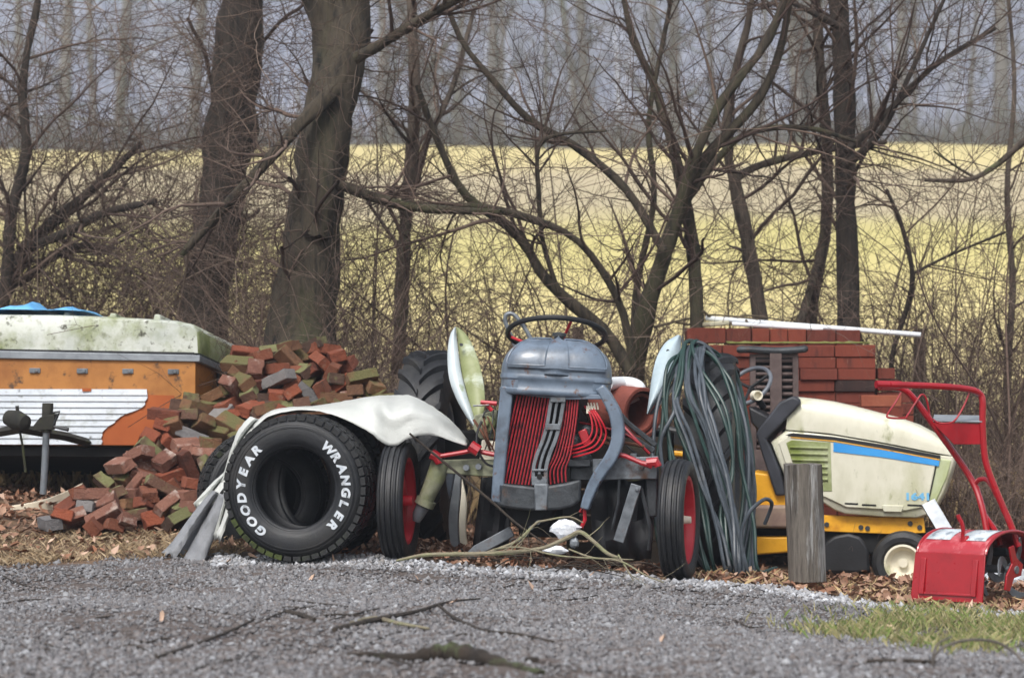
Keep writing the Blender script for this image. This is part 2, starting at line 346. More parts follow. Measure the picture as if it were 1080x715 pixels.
# --- near trees, saplings and shrubs of the thicket
def res(pts, n):
    pts = np.array(pts, float); d = np.r_[0, np.cumsum(np.linalg.norm(np.diff(pts[:, :3], axis=0), axis=1))]; s = np.linspace(0, d[-1], n)
    return np.stack([np.interp(s, d, pts[:, i]) for i in range(pts.shape[1])], 1)
def spine(lst, Y, n=22, sway=.25, dy=0):
    """lst: (px,py,width_px) along one stem that stands Y metres off; a little depth sway makes it a real curve"""
    k = len(lst); ph = rng.uniform(0, 6); pts = []
    for i, (px, py, w) in enumerate(lst):
        yy = Y + dy * i / max(1, k - 1) + (sway * math.sin(ph + 2.1 * i / max(1, k - 1)) - sway * math.sin(ph)) * (i > 0)
        p = P(px, py, yy); pts.append([*p, w * yy / FPX / 2])
    c = crom(pts, 5); q = res(c, n); return q[:, :3], np.maximum(q[:, 3], .002)
def tree(name, label, cat, stems, Y, bark='brown', kids=((10, (.5, 1.4), 9, .1, .45), (6, (.25, .8), 7, .13, .5), (4, (.12, .4), 5, .16, .6)), up=.02, group=None, tmin=.15, sway=.25, vines=0, k0=10, stem_name='trunk', spread=(25, 75)):
    sp_ = []
    for s in stems:
        y0 = Y + (s[1] if isinstance(s, tuple) and isinstance(s[1], (int, float)) else 0); l = s[0] if isinstance(s, tuple) else s
        sp_.append(spine(l, y0, sway=sway))
    path = np.array([s[0] for s in sp_]); rad = np.array([s[1] for s in sp_])
    b0 = path[0, 0].copy(); root = thing(name, b0, label, cat, group)
    noise = rng.normal(size=rad.shape) * .06 + 1
    for pth, rd in zip(path, rad * noise):
        V, F = tubes_np(pth[None], rd[None], k0 if rd.max() > .03 else 6)
        if rd.max() > .05:
            V = V + rng.normal(size=V.shape) * rd.max() * .06
        np_mesh(stem_name, V, F, BARK[bark], root, True)
    par, pr, parts = path, rad, []
    for j, (per, L, seg, wan, rs) in enumerate(kids):
        par, pr = grow(par, pr, per, L, seg, spread, wan, up, rs, tmin if j == 0 else .1)
        if j == 0: pr = np.minimum(pr, .015)
        parts.append((par, pr, 5 if j == 0 else 3))
    V, F = join_tubes(parts); np_mesh('branches', V, F, TWIG, root)
    if vines:
        g, gr = grow(path, rad, vines, (.25, 1.0), 8, (15, 100), .28, -.02, .0, .0, .0028)
        off = rng.normal(size=(len(g), 1, 3)) * np.repeat(rad.mean(1), vines)[:, None, None] * 1.0; off[..., 2] *= 0
        h, hr = grow(g + off, gr, 2, (.1, .4), 5, (20, 80), .3, -.02, .7, .1, .002)
        V, F = join_tubes([(g + off, gr, 3), (h, hr, 3)]); np_mesh('vines', V, F, TWIG2, root)
    return root
K2 = ((9, (.4, 1.2), 9, .12, .45), (5, (.2, .7), 7, .15, .55), (3, (.1, .35), 5, .18, .6))
tree('bare_tree', 'thick leaning trunk wrapped in tangled vines behind the camper', 'tree',
     [[(212,372,56),(214,330,54),(232,220,50),(246,110,50),(256,0,46),(262,-90,40)]], 19.8, 'dark', K2, vines=620, k0=14)
tree('bare_tree', 'mossy forked tree, the thickest trunk, behind the loose brick heap', 'tree',
     [[(317,385,74),(318,345,68),(334,215,57),(345,120,52),(352,40,44),(312,-60,30)], [(332,250,34),(340,180,40),(350,120,42),(362,70,44),(369,20,42),(380,-90,34)],
      [(352,95,18),(318,130,14),(280,172,12),(240,215,10),(190,270,7)], [(374,62,14),(400,48,11),(450,17,9),(500,-8,6)], [(345,190,10),(385,205,11),(430,218,10),(480,222,8),(528,224,6)]],
     18.2, 'brown', K2, vines=60, k0=16)
tree('bare_tree', 'straight dark tree standing behind the stack of red bricks', 'tree',
     [[(896,395,27),(895,345,25),(893,240,23),(891,120,21),(884,0,21),(880,-80,18)], [(892,160,9),(930,125,8),(985,70,6),(1050,30,4)], [(888,30,8),(850,10,7),(790,-20,5)], [(892,175,10),(920,150,8),(945,110,6),(1000,-10,4)]],
     19.5, 'dark', ((13, (.5, 1.6), 10, .11, .4), (6, (.25, .8), 7, .15, .5), (4, (.12, .4), 5, .18, .6)))
tree('bare_tree', 'slender pale tree leaning beside the straight dark tree', 'tree',
     [[(848,380,15),(858,310,14),(871,240,13),(872,150,12),(864,60,11),(858,-60,9)], [(871,250,8),(850,320,9),(835,375,9)]], 20.2, 'grey')
tree('bare_tree', 'crooked bare tree leaning left above the middle of the brick stack', 'tree',
     [[(806,375,17),(800,325,16),(789,255,15),(775,195,13),(766,150,11),(772,90,9),(790,20,7),(800,-60,5)], [(774,190,9),(800,175,8),(860,160,8),(935,150,5)]], 19.8, 'grey')
tree('bare_tree', 'many-stemmed bare tree between the steering wheel and brick stack', 'tree',
     [[(668,400,22),(678,340,20),(697,280,18),(715,225,15),(728,180,12),(744,140,11),(770,95,10),(806,50,9),(836,-20,7)],
      [(736,370,16),(734,310,16),(730,255,14),(718,190,12),(705,140,10),(690,90,9),(664,30,7),(650,-60,5)],
      [(697,280,13),(712,240,13),(742,170,13),(800,105,10),(826,40,8),(838,-50,6)],
      [(668,385,9),(672,300,8),(690,210,7),(684,130,6),(700,40,5),(720,-60,4)],
      [(715,225,9),(755,170,8),(790,140,7),(850,135,6),(905,150,4)]], 19.0, 'brown', ((11, (.4, 1.5), 10, .11, .4), (6, (.25, .8), 7, .15, .5), (3, (.12, .4), 5, .18, .6)))
tree('bare_tree', 'low arching limb sweeping left from the many-stemmed tree', 'tree',
     [[(664,392,12),(640,352,14),(600,318,13),(572,290,12),(552,255,11),(528,232,11),(490,205,9),(462,150,7),(440,90,5)],
      [(668,388,9),(657,330,9),(634,284,8),(604,250,8),(560,231,8),(505,218,7),(430,215,6),(380,205,5)],
      [(700,265,9),(668,210,9),(640,180,9),(600,150,8),(560,128,8),(520,85,7),(485,40,6),(460,-30,5)],
      [(590,309,6),(578,275,6),(571,245,6),(568,200,6),(568,155,5),(590,142,4),(640,138,3)]], 18.7, 'brown')
tree('bare_tree', 'blurred pale sapling trunk left of the green-edged fender', 'tree',
     [[(420,395,16),(424,300,15),(430,210,14),(437,120,14),(436,50,12),(430,-60,10)], [(430,210,8),(450,150,7),(478,90,6),(500,10,5)]], 20.4, 'grey', K2)
tree('bare_tree', 'stooping bare tree at the left edge above the camper roof', 'tree',
     [[(-8,380,22),(-8,345,20),(-2,318,18),(28,262,14),(50,240,13),(80,215,12),(108,190,9),(150,150,6)], [(-4,372,15),(2,330,14),(8,280,12),(14,215,12),(28,160,10),(24,90,9),(40,0,7)], [(20,262,10),(60,250,10),(110,225,8),(165,212,6)], [(-60,330,12),(-20,306,12),(20,298,11),(70,262,9),(120,262,6)]], 20.0, 'dark', ((12, (.4, 1.4), 9, .12, .42), (7, (.2, .7), 7, .15, .5), (4, (.1, .35), 5, .18, .6)))
tree('bare_tree', 'tall thin bare tree at the right edge of the fence line', 'tree',
     [[(1064,480,8),(1062,400,8),(1068,300,7),(1062,200,6),(1070,90,5),(1060,-40,4)]], 20.6, 'grey', K2)
tree('fallen_branch', 'pale broken branch hung across the twigs at the right edge', 'branch', [[(975,190,4),(1020,190,5),(1050,175,6),(1085,145,8),(1120,120,9)], [(1030,188,4),(1015,180,3),(985,160,2)]], 19.4, 'grey', ((3, (.2, .6), 6, .1, .5),), stem_name='limb')
tree('bare_sapling', 'dark thin sapling in front of the wire fence beside the brick stack', 'sapling',
     [[(938,420,6),(942,370,6),(958,320,6),(962,285,6),(950,235,5),(935,200,4)], [(960,290,4),(1000,270,3),(1060,245,3)]], 19.6, 'dark', K2)
def saplings():
    where = [(t, px) for t, px in (('over the camper roof', 40), ('over the camper roof', 120), ('over the camper roof', 165), ('over the camper roof', 85), ('above the loose brick heap', 265), ('above the loose brick heap', 395), ('above the loose brick heap', 372),
             ('behind the green-edged fender', 455), ('behind the green-edged fender', 486), ('behind the steering wheel', 530), ('behind the steering wheel', 560), ('behind the steering wheel', 612), ('behind the steering wheel', 640), ('behind the brick stack', 745), ('behind the brick stack', 770),
             ('behind the brick stack', 832), ('behind the brick stack', 905), ('beyond the red tiller handles', 975), ('beyond the red tiller handles', 1005), ('beyond the red tiller handles', 1030), ('beyond the red tiller handles', 1056), ('over the camper roof', 8), ('over the camper roof', 150), ('behind the steering wheel', 585), ('behind the brick stack', 925))]
    for k, (wh, px) in enumerate(where):
        Y = rng.uniform(19.8 if 'stack' in wh or 'roof' in wh else 18.6, 21.5); x = (px - 540) / FPX * Y; z = float(G(A(x), A(Y))[0]); b = A(x, Y, z - .05)
        stems = []
        for s in range(rng.integers(3, 7)):
            h = rng.uniform(1.4, 3.4); ln = rng.normal(size=2) * .35 * h; t = np.linspace(0, 1, 14); w = rng.normal(size=2) * .08
            stems.append(np.stack([b[0] + ln[0] * t ** 1.4 + w[0] * np.sin(t * 6), b[1] + ln[1] * .5 * t ** 1.4 + w[1] * np.sin(t * 5 + 1), b[2] + h * t - .35 * h * t ** 2.2 * (abs(ln[0]) / h)], 1))
        path = np.array(stems); rad = rng.uniform(.006, .014, len(stems))[:, None] * np.linspace(1, .35, 14)[None]
        lab = 'tangled bare shrub of thin brown stems ' + wh
        root = thing('bare_shrub', b, lab, 'shrub', 'bare shrubs ' + wh)
        V, F = tubes_np(path, rad, 5); np_mesh('stems', V, F, TWIG2, root, True)
        a1, r1 = grow(path, rad, 9, (.3, 1.0), 8, (20, 65), .14, .0, .5, .15, .0032)
        a2, r2 = grow(a1, r1, 4, (.12, .45), 5, (20, 70), .18, .0, .6, .1, .0024)
        V, F = join_tubes([(a1, r1, 3), (a2, r2, 3)]); np_mesh('branches', V, F, TWIG, root)
saplings()
def brambles():
    def canes(n, px, Yr, h, arch, seg=12):
        x = (rng.uniform(px[0], px[1], n) - 540) / FPX; Y = rng.uniform(*Yr, n); x = x * Y; z = G(x, Y) - .03
        H = rng.uniform(*h, n); ln = rng.normal(size=(n, 2)) * arch; t = np.linspace(0, 1, seg)[None]
        bow = rng.uniform(.3, 1.1, n)[:, None]
        p = np.stack([x[:, None] + ln[:, :1] * t ** 1.5 * H[:, None], Y[:, None] + .5 * ln[:, 1:] * t ** 1.5 * H[:, None], z[:, None] + H[:, None] * (1.5 * t - bow * t ** 2.3)], -1)
        p += np.cumsum(rng.normal(size=p.shape) * .014, 1) * np.linspace(0, 1, seg)[None, :, None]
        return p, rng.uniform(.0022, .0055, n)[:, None] * np.linspace(1, .55, seg)[None]
    sets = [canes(900, (-90, 300), (19.6, 21.9), (.9, 3.0), .55), canes(170, (250, 425), (17.75, 18.05), (.9, 2.2), .45), canes(300, (236, 330), (18.4, 19.4), (.6, 1.9), .5), canes(720, (300, 720), (18.8, 21.8), (.6, 2.3), .5),
            canes(260, (700, 960), (19.7, 21.8), (.7, 1.7), .5), canes(560, (930, 1150), (19, 22), (.6, 2.4), .5), canes(230, (590, 720), (18.4, 19.6), (.6, 1.5), .45), canes(130, (990, 1150), (17.6, 19), (.2, .7), .6)]
    parts = []
    for p, r in sets:
        parts.append((p, r, 3)); a, ar = grow(p, r, 5, (.12, .6), 6, (20, 75), .16, .0, .7, .2, .0018); parts.append((a, ar, 3))
        b_, br = grow(a, ar, 2, (.05, .25), 4, (20, 70), .2, 0, .7, .1, .0016); parts.append((b_, br, 3))
    # high hanging tangle of vine between the trees on the left
    n = 940; px = np.concatenate([rng.uniform(-60, 320, 700), rng.uniform(320, 1120, 240)]); py = rng.uniform(-20, 340, n); Y = np.where(px < 250, rng.uniform(19.6, 21, n), rng.uniform(18.2, 20.5, n))
    st = np.array([P(a, b_, c) for a, b_, c in zip(px, py, Y)]); d = rng.normal(size=(n, 3)); d[:, 2] *= .6; d /= np.linalg.norm(d, axis=1, keepdims=True)
    path = np.empty((n, 14, 3)); path[:, 0] = st; bend = rng.normal(size=(n, 3)) * .07
    for s in range(1, 14):
        d = d + bend + rng.normal(size=(n, 3)) * .12 + A(0, 0, -.02); d /= np.linalg.norm(d, axis=1, keepdims=True); path[:, s] = path[:, s - 1] + d * .085
    rad = np.full((n, 14), 1.) * rng.uniform(.0018, .004, n)[:, None]
    a, ar = grow(path, rad, 4, (.1, .5), 6, (20, 75), .18, 0, .7, .1, .0016)
    parts += [(path, rad, 3), (a, ar, 3)]
    V, F = join_tubes(parts)
    tag(np_mesh('bramble_thicket', V, F, TWIG2), 'dense tangle of bare brambles and vines along the fence line', 'brambles', kind='stuff')
brambles()

# --- wire stock fence at the foot of the field
def fence():
    Y = 22.6; m = mat('galvanised_wire', [S(84,78,74), S(120,114,108)], 4, .6, .6); wd = mat('fence_post_wood', [S(70,60,50), S(112,98,84)], 8, .9, stretch=(1, 1, .2), bump=.4)
    xs = np.arange(-6.2, 6.3, .2); zb = G(xs, np.full_like(xs, Y)); root = thing('wire_fence', (0, Y, GP(0, Y)), 'rusty woven wire stock fence along the foot of the pale field', 'fence')
    z0 = np.convolve(np.pad(zb, 8, 'edge'), np.ones(17) / 17, 'valid'); lst = []
    hs_ = np.r_[0.05:1.3:9j]; rows = np.stack([np.stack([xs, np.full_like(xs, Y) + .01 * np.sin(xs * 3 + h), z0 + h + .012 * np.sin(xs * 2.3 + h * 4)], 1) for h in hs_])
    lst.append((rows, np.full(rows.shape[:2], .0022), 4)); cols = np.transpose(rows, (1, 0, 2)) + A(0, -.004, 0); lst.append((cols, np.full(cols.shape[:2], .0017), 4))
    V, F = join_tubes(lst, 4); np_mesh('woven_wire', V, F, m, root)
    for x in (-6, -3.9, -1.75, .55, 2.3, 3.55, 5.6):
        z = GP(x, Y); MB().tube([(x, Y + .09, z - .2), (x + .02, Y + .09, z + .8), (x + .03, Y + .09, z + 1.5)], [.055, .055, .05], 8).build('post', wd, root)
fence()

# --- loose ground cover
def stones():
    n = 165000; y = 8.6 + (16.0 - 8.6) * rng.random(n) ** .8; x = (rng.random(n) - .5) * 2 * (.2 * y + .75)
    lim = edge_y(x) + .09 * np.sin(x * 5.3) + .05 * np.sin(x * 13) + rng.normal(size=n) * .07
    patch = ((x - 3.0) / 1.4) ** 2 + ((y - 12.1) / 1.7) ** 2
    k = (y < lim) & ((patch > 1) | (rng.random(n) < .25)); x, y = x[k], y[k]; n = len(x)
    rim = np.clip((y - edge_y(x) + .55) / .55, 0, 1) * (x > -1.75)
    bare = (np.sin(x * 1.7 + y * .9) + np.sin(x * .8 - y * 2.1 + 1) + .7 * np.sin(x * 3.7 + y * 2.9)) > .45 + rng.normal(size=n) * .5
    bare &= rng.random(n) < .72; bare &= rim < .2; x, y, rim = x[~bare], y[~bare], rim[~bare]; n = len(x)
    s = rng.lognormal(math.log(.0074), .42, n) * (1 + 1.0 * rim); s = np.minimum(s, .022)
    oc = A([1,0,0],[-1,0,0],[0,1,0],[0,-1,0],[0,0,1],[0,0,-1]); fc = np.array([(0,2,4),(2,1,4),(1,3,4),(3,0,4),(2,0,5),(1,2,5),(3,1,5),(0,3,5)])
    b = oc[None] * (1 + .35 * rng.normal(size=(n, 6, 1)).clip(-1, 1)) + .22 * rng.normal(size=(n, 6, 3)); b *= s[:, None, None] * rng.uniform(.7, 1.3, (n, 1, 3)) * A(1.1, 1.1, .75)
    th = rng.uniform(0, 6.28, n); c, q = np.cos(th), np.sin(th); bx = b[..., 0] * c[:, None] - b[..., 1] * q[:, None]; by = b[..., 0] * q[:, None] + b[..., 1] * c[:, None]
    V = np.stack([bx + x[:, None], by + y[:, None], b[..., 2] + (G(x, y) + .004 + .02 * rim * rng.random(n))[:, None]], -1)
    F = (fc[None] + np.arange(n)[:, None, None] * 6).reshape(-1, 3)
    m = mat('gravel_stone', [S(96,94,98), S(160,160,164)], 14, .85, island=[S(42,36,33), S(92,90,90), S(92,80,70), S(124,126,129), S(62,57,55), S(158,161,164)])
    fresh = mat('fresh_gravel_stone', [S(128,128,132), S(184,186,190)], 14, .85, island=[S(84,82,84), S(150,152,156), S(132,124,116), S(180,184,190), S(112,112,116), S(216,220,226)])
    near = rim + rng.normal(size=n) * .15 > .42
    for sel, mm, lab in ((~near, m, 'grey crushed stone gravel covering the driveway'), (near, fresh, 'paler fresh crushed stone heaped along the far edge of the driveway')):
        Vs = V[sel]; Fs = (fc[None] + np.arange(len(Vs))[:, None, None] * 6).reshape(-1, 3); tag(np_mesh('gravel', Vs.reshape(-1, 3), Fs, mm), lab, 'gravel', kind='stuff')
stones()
LEAFM = mat('dry_leaf', [S(120,84,58), S(168,132,104)], 30, .8, island=[S(66,44,34), S(118,78,58), S(170,138,118), S(112,78,62), S(214,188,168), S(128,72,42), S(100,72,60), S(150,118,100)])
def leaf_mesh(x, y, lift, size):
    n = len(x); b = A([-1,0,.12],[-.15,.42,.2],[.6,.3,.05],[1,0,.25],[.5,-.36,.22],[-.2,-.45,.05],[.1,0,-.05]); F0 = np.array([(0,6,1),(1,6,2),(2,6,3),(3,6,4),(4,6,5),(5,6,0)])
    v = b[None] * (1 + .3 * rng.normal(size=(n, 7, 3))) * size[:, None, None]; v[..., 2] *= 1.5
    ax = rng.normal(size=(n, 3)) * .45; ax[:, 2] = rng.uniform(0, 6.28, n)
    cx, sx = np.cos(ax[:, 0]), np.sin(ax[:, 0]); y1 = v[..., 1] * cx[:, None] - v[..., 2] * sx[:, None]; z1 = v[..., 1] * sx[:, None] + v[..., 2] * cx[:, None]
    cy, sy = np.cos(ax[:, 1]), np.sin(ax[:, 1]); x1 = v[..., 0] * cy[:, None] + z1 * sy[:, None]; z2 = -v[..., 0] * sy[:, None] + z1 * cy[:, None]
    c, s = np.cos(ax[:, 2]), np.sin(ax[:, 2])
    V = np.stack([x1 * c[:, None] - y1 * s[:, None] + x[:, None], x1 * s[:, None] + y1 * c[:, None] + y[:, None], z2 + (G(x, y) + lift)[:, None]], -1)
    return V.reshape(-1, 3), (F0[None] + np.arange(n)[:, None, None] * 7).reshape(-1, 3)
def leaves():
    n = 23000; x = rng.uniform(-4.4, 4.6, n); y = 13.4 + 8.1 * rng.random(n) ** 1.5; d = y - edge_y(x)
    k = (d > .02 + .1 * rng.random(n)) & (rng.random(n) < np.where(d < 2.2, 1, .5)) & ~((x < -1.75) & (d < .75) & (rng.random(n) < .45))
    x, y = x[k], y[k]; V, F = leaf_mesh(x, y, .008 + .035 * rng.random(len(x)), rng.uniform(.018, .045, len(x)))
    tag(np_mesh('leaf_litter', V, F, LEAFM), 'brown fallen leaves littering the ground around the machines', 'leaves', kind='stuff')
leaves()
def grass():
    def blades(n, x, y, h, w, m, lab, lean=.5):
        z = G(x, y); a = rng.uniform(0, 6.28, n); H = rng.uniform(*h, n); d = rng.normal(size=(n, 2)) * lean * H[:, None]
        dx, dy = np.cos(a) * w, np.sin(a) * w
        V = np.stack([np.stack([x - dx, y - dy, z - .005], 1), np.stack([x + dx, y + dy, z - .005], 1), np.stack([x + .4 * d[:, 0] + dx * .7, y + .4 * d[:, 1] + dy * .7, z + .62 * H], 1), np.stack([x + d[:, 0], y + d[:, 1], z + H], 1)], 1)
        F = (np.array([(0, 1, 2), (0, 2, 3)])[None] + np.arange(n)[:, None, None] * 4).reshape(-1, 3)
        tag(np_mesh('grass', V.reshape(-1, 3), F, m), lab, 'grass', kind='stuff')
    gm = mat('green_grass', [S(92,104,52), S(140,146,84)], 2, .8, island=[S(56,86,34), S(98,124,52), S(164,152,108), S(126,112,82), S(188,174,142), S(92,108,52)])
    dm = mat('straw_grass', [S(168,144,108), S(200,178,138)], 2, .9, island=[S(150,122,88), S(200,178,134), S(178,150,108), S(214,196,160)])
    sm = mat('grey_straw_grass', [S(122,102,80), S(170,148,116)], 2, .9, island=[S(96,78,60), S(176,154,118), S(130,106,80), S(196,178,148), S(112,96,78)])
    n = 34000; r = np.sqrt(rng.random(n)); t = rng.uniform(0, 6.28, n); x = 3.05 + 1.6 * r * np.cos(t) + rng.normal(size=n) * .12; y = 12.1 + 2.1 * r * np.sin(t) + rng.normal(size=n) * .2
    clump = np.sin(x * 4.1 + y * 1.3) + np.sin(x * 9.2 - y * 3.7) + rng.normal(size=n) * .8; k = (clump > -.6) & (y < edge_y(x) + .15); x, y = x[k], y[k]
    blades(len(x), x, y, (.02, .07), .0028, gm, 'short patchy green and straw grass at the gravel edge by the tiller')
    n = 9500; x = rng.uniform(-4, -1.6, n); d = .02 + .8 * rng.random(n) ** 1.2; y = edge_y(x) + d; k = np.sin(x * 6 + y * 7) + rng.normal(size=n) > -.6; x, y = x[k], y[k]
    blades(len(x), x, y, (.01, .05), .0016, sm, 'dead straw grass between the gravel and the brick heap', .9)
    n = 1500; x = rng.uniform(1.0, 4, n); y = edge_y(x) + rng.random(n) * 1.2; blades(n, x, y, (.02, .07), .0018, dm, 'dead straw grass among the leaves around the red tiller', .8)
    n = 9000; x = rng.uniform(-5, 5, n); y = rng.uniform(19, 24, n); blades(n, x, y, (.1, .5), .003, dm, 'tall dead grass along the foot of the wire fence', .4)
grass()
def far_fringe():
    n = 2600; x = rng.uniform(-34, 34, n); y = 111 + 9 * rng.random(n); z = field_z(x, y) - .1; t = np.linspace(0, 1, 5)[None]; h = rng.uniform(.5, 2.6, n) * (.5 + .5 * np.sin(x * .5) ** 2); ln = rng.normal(size=(n, 2)) * .4
    p = np.stack([x[:, None] + ln[:, :1] * h[:, None] * t ** 1.5, y[:, None] + ln[:, 1:] * h[:, None] * t ** 1.5, z[:, None] + h[:, None] * t], -1); r = np.full((n, 5), .03) * np.linspace(1, .5, 5)[None]
    b, br = grow(p, r, 5, (.3, 1.2), 4, (20, 70), .15, .02, .7, .1, .016); V, F = join_tubes([(p, r, 3), (b, br, 3)]); tag(np_mesh('far_scrub', V, F, BARK['far']), 'low bare scrub along the far edge of the field', 'scrub', kind='stuff')
far_fringe()
# ================================================================== OBJECTS: shared materials
Z = A(0, 0, 1)
M['rubber'] = mat('tyre_rubber', [S(12,13,15), S(28,30,34), S(18,20,23)], 7, .5, 0, .2, 120, spots=[(S(66,64,60), 2.4, .52, .85), (S(52,52,50), 22, .58, .75)])
M['rubber_moss'] = mat('mossy_tyre_rubber', [S(12,12,13), S(26,27,29), S(17,18,19)], 7, .6, 0, .2, 90, spots=[(S(60,70,34), 3, .6, .8)])
M['tape_white'] = mat('raised_white_letter', [S(176,186,196), S(212,216,220)], 20, .6, 0, .3, 120, spots=[(S(120,124,128), 26, .55, .7)])
M['ford_grey'] = mat('faded_grey_blue_paint', [S(70,82,96), S(104,118,134), S(84,97,112)], 5, .36, .0, .06, 30, spots=[(S(62,68,76), 4, .5, .72), (S(146,156,166), 9, .64, .78), (S(84,56,42), 18, .59, .68)], coat=.3)
M['steel'] = mat('bare_grey_steel', [S(70,76,82), S(116,122,128), S(88,92,96)], 6, .45, .3, .1, 50, spots=[(S(92,66,50), 9, .56, .7), (S(46,46,46), 5, .58, .76)])
M['dark_steel'] = mat('oily_dark_steel', [S(28,30,33), S(66,70,74), S(44,46,50)], 6, .5, .4, .2, 40, spots=[(S(92,70,56), 7, .6, .8)])
M['mossy_steel'] = mat('mossy_painted_steel', [S(96,100,84), S(132,134,112), S(80,84,64)], 7, .6, .1, .15, 40, spots=[(S(112,120,56), 5, .45, .7)])
M['black'] = mat('black_plastic', [S(15,16,18), S(32,33,37)], 6, .5, 0, .1, 60)
M['shadow_black'] = mat('shadow_black_iron', [S(10,10,11), S(24,24,25)], 5, .85)  # near-black for iron parts, with shade painted in for openings and undersides
M['red'] = mat('red_paint', [S(130,20,28), S(160,28,38), S(142,24,32)], 6, .4, 0, .04, 30, spots=[(S(110,30,30), 7, .62, .8)], coat=.2)
M['red_grille'] = mat('red_grille_paint', [S(104,20,30), S(160,36,46), S(84,18,26)], 14, .45, .1)
M['hub_red'] = mat('wheel_red_paint', [S(164,22,36), S(192,34,48)], 5, .45, 0, .05, 30, spots=[(S(140,34,40), 6, .6, .8)])
M['cream'] = mat('cream_paint', [S(222,216,198), S(236,230,212)], 6, .5, spots=[(S(150,146,92), 5, .55, .75)])
M['alu'] = mat('dull_aluminium', [S(120,126,132), S(156,162,168)], 8, .45, .3, .05, 40)
M['yellow'] = mat('yellow_paint', [S(214,150,26), S(232,170,38), S(196,130,24)], 6, .45, 0, .05, 40, spots=[(S(120,78,30), 8, .6, .74), (S(70,56,40), 5, .68, .8)])

# ================================================================== CAMPER TRAILER
def camper():
    Y0 = 17.5; D = A(.28, 1.98, -.2); pt0 = P(47, 430, Y0); fn = unit(A(.14, 1, 0)); C = lambda px, py, y=None: P(px, py, y) if y else on_plane(px, py, pt0, fn)
    base = A(C(47, 500)[0], Y0, GP(C(47, 500)[0], Y0)); root = thing('camper_trailer', base, 'old orange pop-up camper with a mossy white roof and torn white siding', 'camper')
    roofm = mat('mossy_fibreglass', [S(172,178,170), S(196,200,192), S(184,188,176)], 4, .5, 0, .06, 30, spots=[(S(120,130,74), 2.2, .5, .68), (S(70,70,56), 16, .58, .68), (S(104,108,76), 6, .56, .7)])
    sidem = mat('green_stained_fibreglass', [S(160,166,132), S(190,194,166)], 4, .5, spots=[(S(108,120,50), 3.2, .36, .62), (S(84,96,42), 6, .5, .72)], stretch=(1, 1, .6))
    oram = mat('faded_orange_paint', [S(152,98,42), S(172,116,56), S(162,106,48)], 3, .6, 0, .05, 25, spots=[(S(136,84,38), 2.5, .48, .7), (S(84,60,40), 12, .58, .68)])
    bri = mat('bright_orange_board', [S(150,74,30), S(168,88,38)], 3, .75, 0, .1, 30, spots=[(S(160,78,34), 4, .6, .75)])
    top = [(-112,367),(-111,350),(-96,337),(-40,333),(0,331.5),(60,332),(120,334),(185,338),(203,342),(210,349),(211,373)]
    t3 = [C(*p) for p in top]; cen = np.mean(t3, 0)
    ins = [cen + (p - cen) * A(.985, 1, .90) + A(0, 0, -.014) for p in t3]
    tp = [p + A(0, .06, 0) for p in t3]
    def taper(p, k): q = p + D * k; q[0] -= 0; return q
    secs = [ins, [p + A(0, .015, 0) + (q - p) * .35 for p, q in zip(t3, ins)], tp] + [[taper(p, k) for p in t3] for k in (.3, .6, .9, .97)] + [[p + D + (q - p) for p, q in zip(t3, ins)]]
    roof = MB().loft(secs).build('roof', roofm, root, angle=50)
    roof.data.materials.append(sidem)
    for pl in roof.data.polygons:
        if pl.normal.x > .75: pl.material_index = 1
    for i, px in enumerate((67, 116, 163)):
        a = C(px - 5, 326.5 + i * 1.2 + 2); b = C(px + 5, 337 + i); mb = MB()
        mb.loft([[A(a[0] + s + .14 * d, a[1] + .12 + d, b[2] - .1 * d), A(b[0] - s + .14 * d, a[1] + .12 + d, b[2] - .1 * d), A(b[0] - s - .012 + .14 * d, a[1] + .12 + d, a[2] - .1 * d), A(a[0] + s + .012 + .14 * d, a[1] + .12 + d, a[2] - .1 * d)] for d, s in ((0, .004), (.02, 0), (1.5, 0), (1.52, .004))]); mb.build('roof_rib', roofm, roof, bevel=.008)
    tr = [C(-113, 367.5), C(211, 374.5), C(211, 381.5), C(-113, 376)]
    MB().prism([p + A(0, -.018, 0) for p in tr], D * 1.0).build('roof_rail', M['alu'], root, bevel=.004)
    MB().prism([C(-112, 366) + A(0, -.004, 0), C(205, 371.6) + A(0, -.004, 0), C(205, 374.6) + A(0, -.004, 0), C(-112, 368) + A(0, -.004, 0)], A(0, .02, 0)).build('roof_gap', M['black'], root)  # black strip painted in for the dark gap below the roof
    body = [C(-108, 376), C(206, 381), C(206, 470), C(-108, 468)]
    MB().prism(body, D * .98).build('body', oram, root, bevel=.006)
    MB().prism([C(96, 415) + A(0, -.006, 0), C(184, 417) + A(0, -.006, 0), C(184, 469.5) + A(0, -.006, 0), C(96, 469) + A(0, -.006, 0)], A(0, .005, 0)).build('bare_board', bri, root)
    sm = mat('white_lap_siding', [S(178,186,194), S(202,208,214)], 4, .45, .0, .04, 40, spots=[(S(116,118,98), 5, .54, .72), (S(62,62,54), 14, .62, .72)])
    edge = [(411,155),(418,156),(424,153),(430,150),(434,141),(438,128),(444,122),(450,114),(456,108),(462,107),(469,107)]
    rows = np.linspace(410.5, 469, 10); sd_ = MB()
    for i in range(9):
        y0, y1 = rows[i], rows[i + 1] - .35; xr = np.interp([y0, (y0 + y1) / 2, y1], [e[0] for e in edge], [e[1] for e in edge]); o1, o2 = A(0, -.012, 0), A(0, -.021, 0)
        q = [C(-108, y0 - .4) + o1, C(xr[0], y0) + o1, C(xr[1] + (i % 3) * .8, (y0 + y1) / 2) + (o1 + o2) / 2, C(xr[2], y1) + o2, C(-108, y1 - .4) + o2]
        sd_.add(q + [p + A(0, .007, 0) for p in q], [(0,1,2,3,4),(9,8,7,6,5)] + [(k, (k + 1) % 5, 5 + (k + 1) % 5, 5 + k) for k in range(5)])
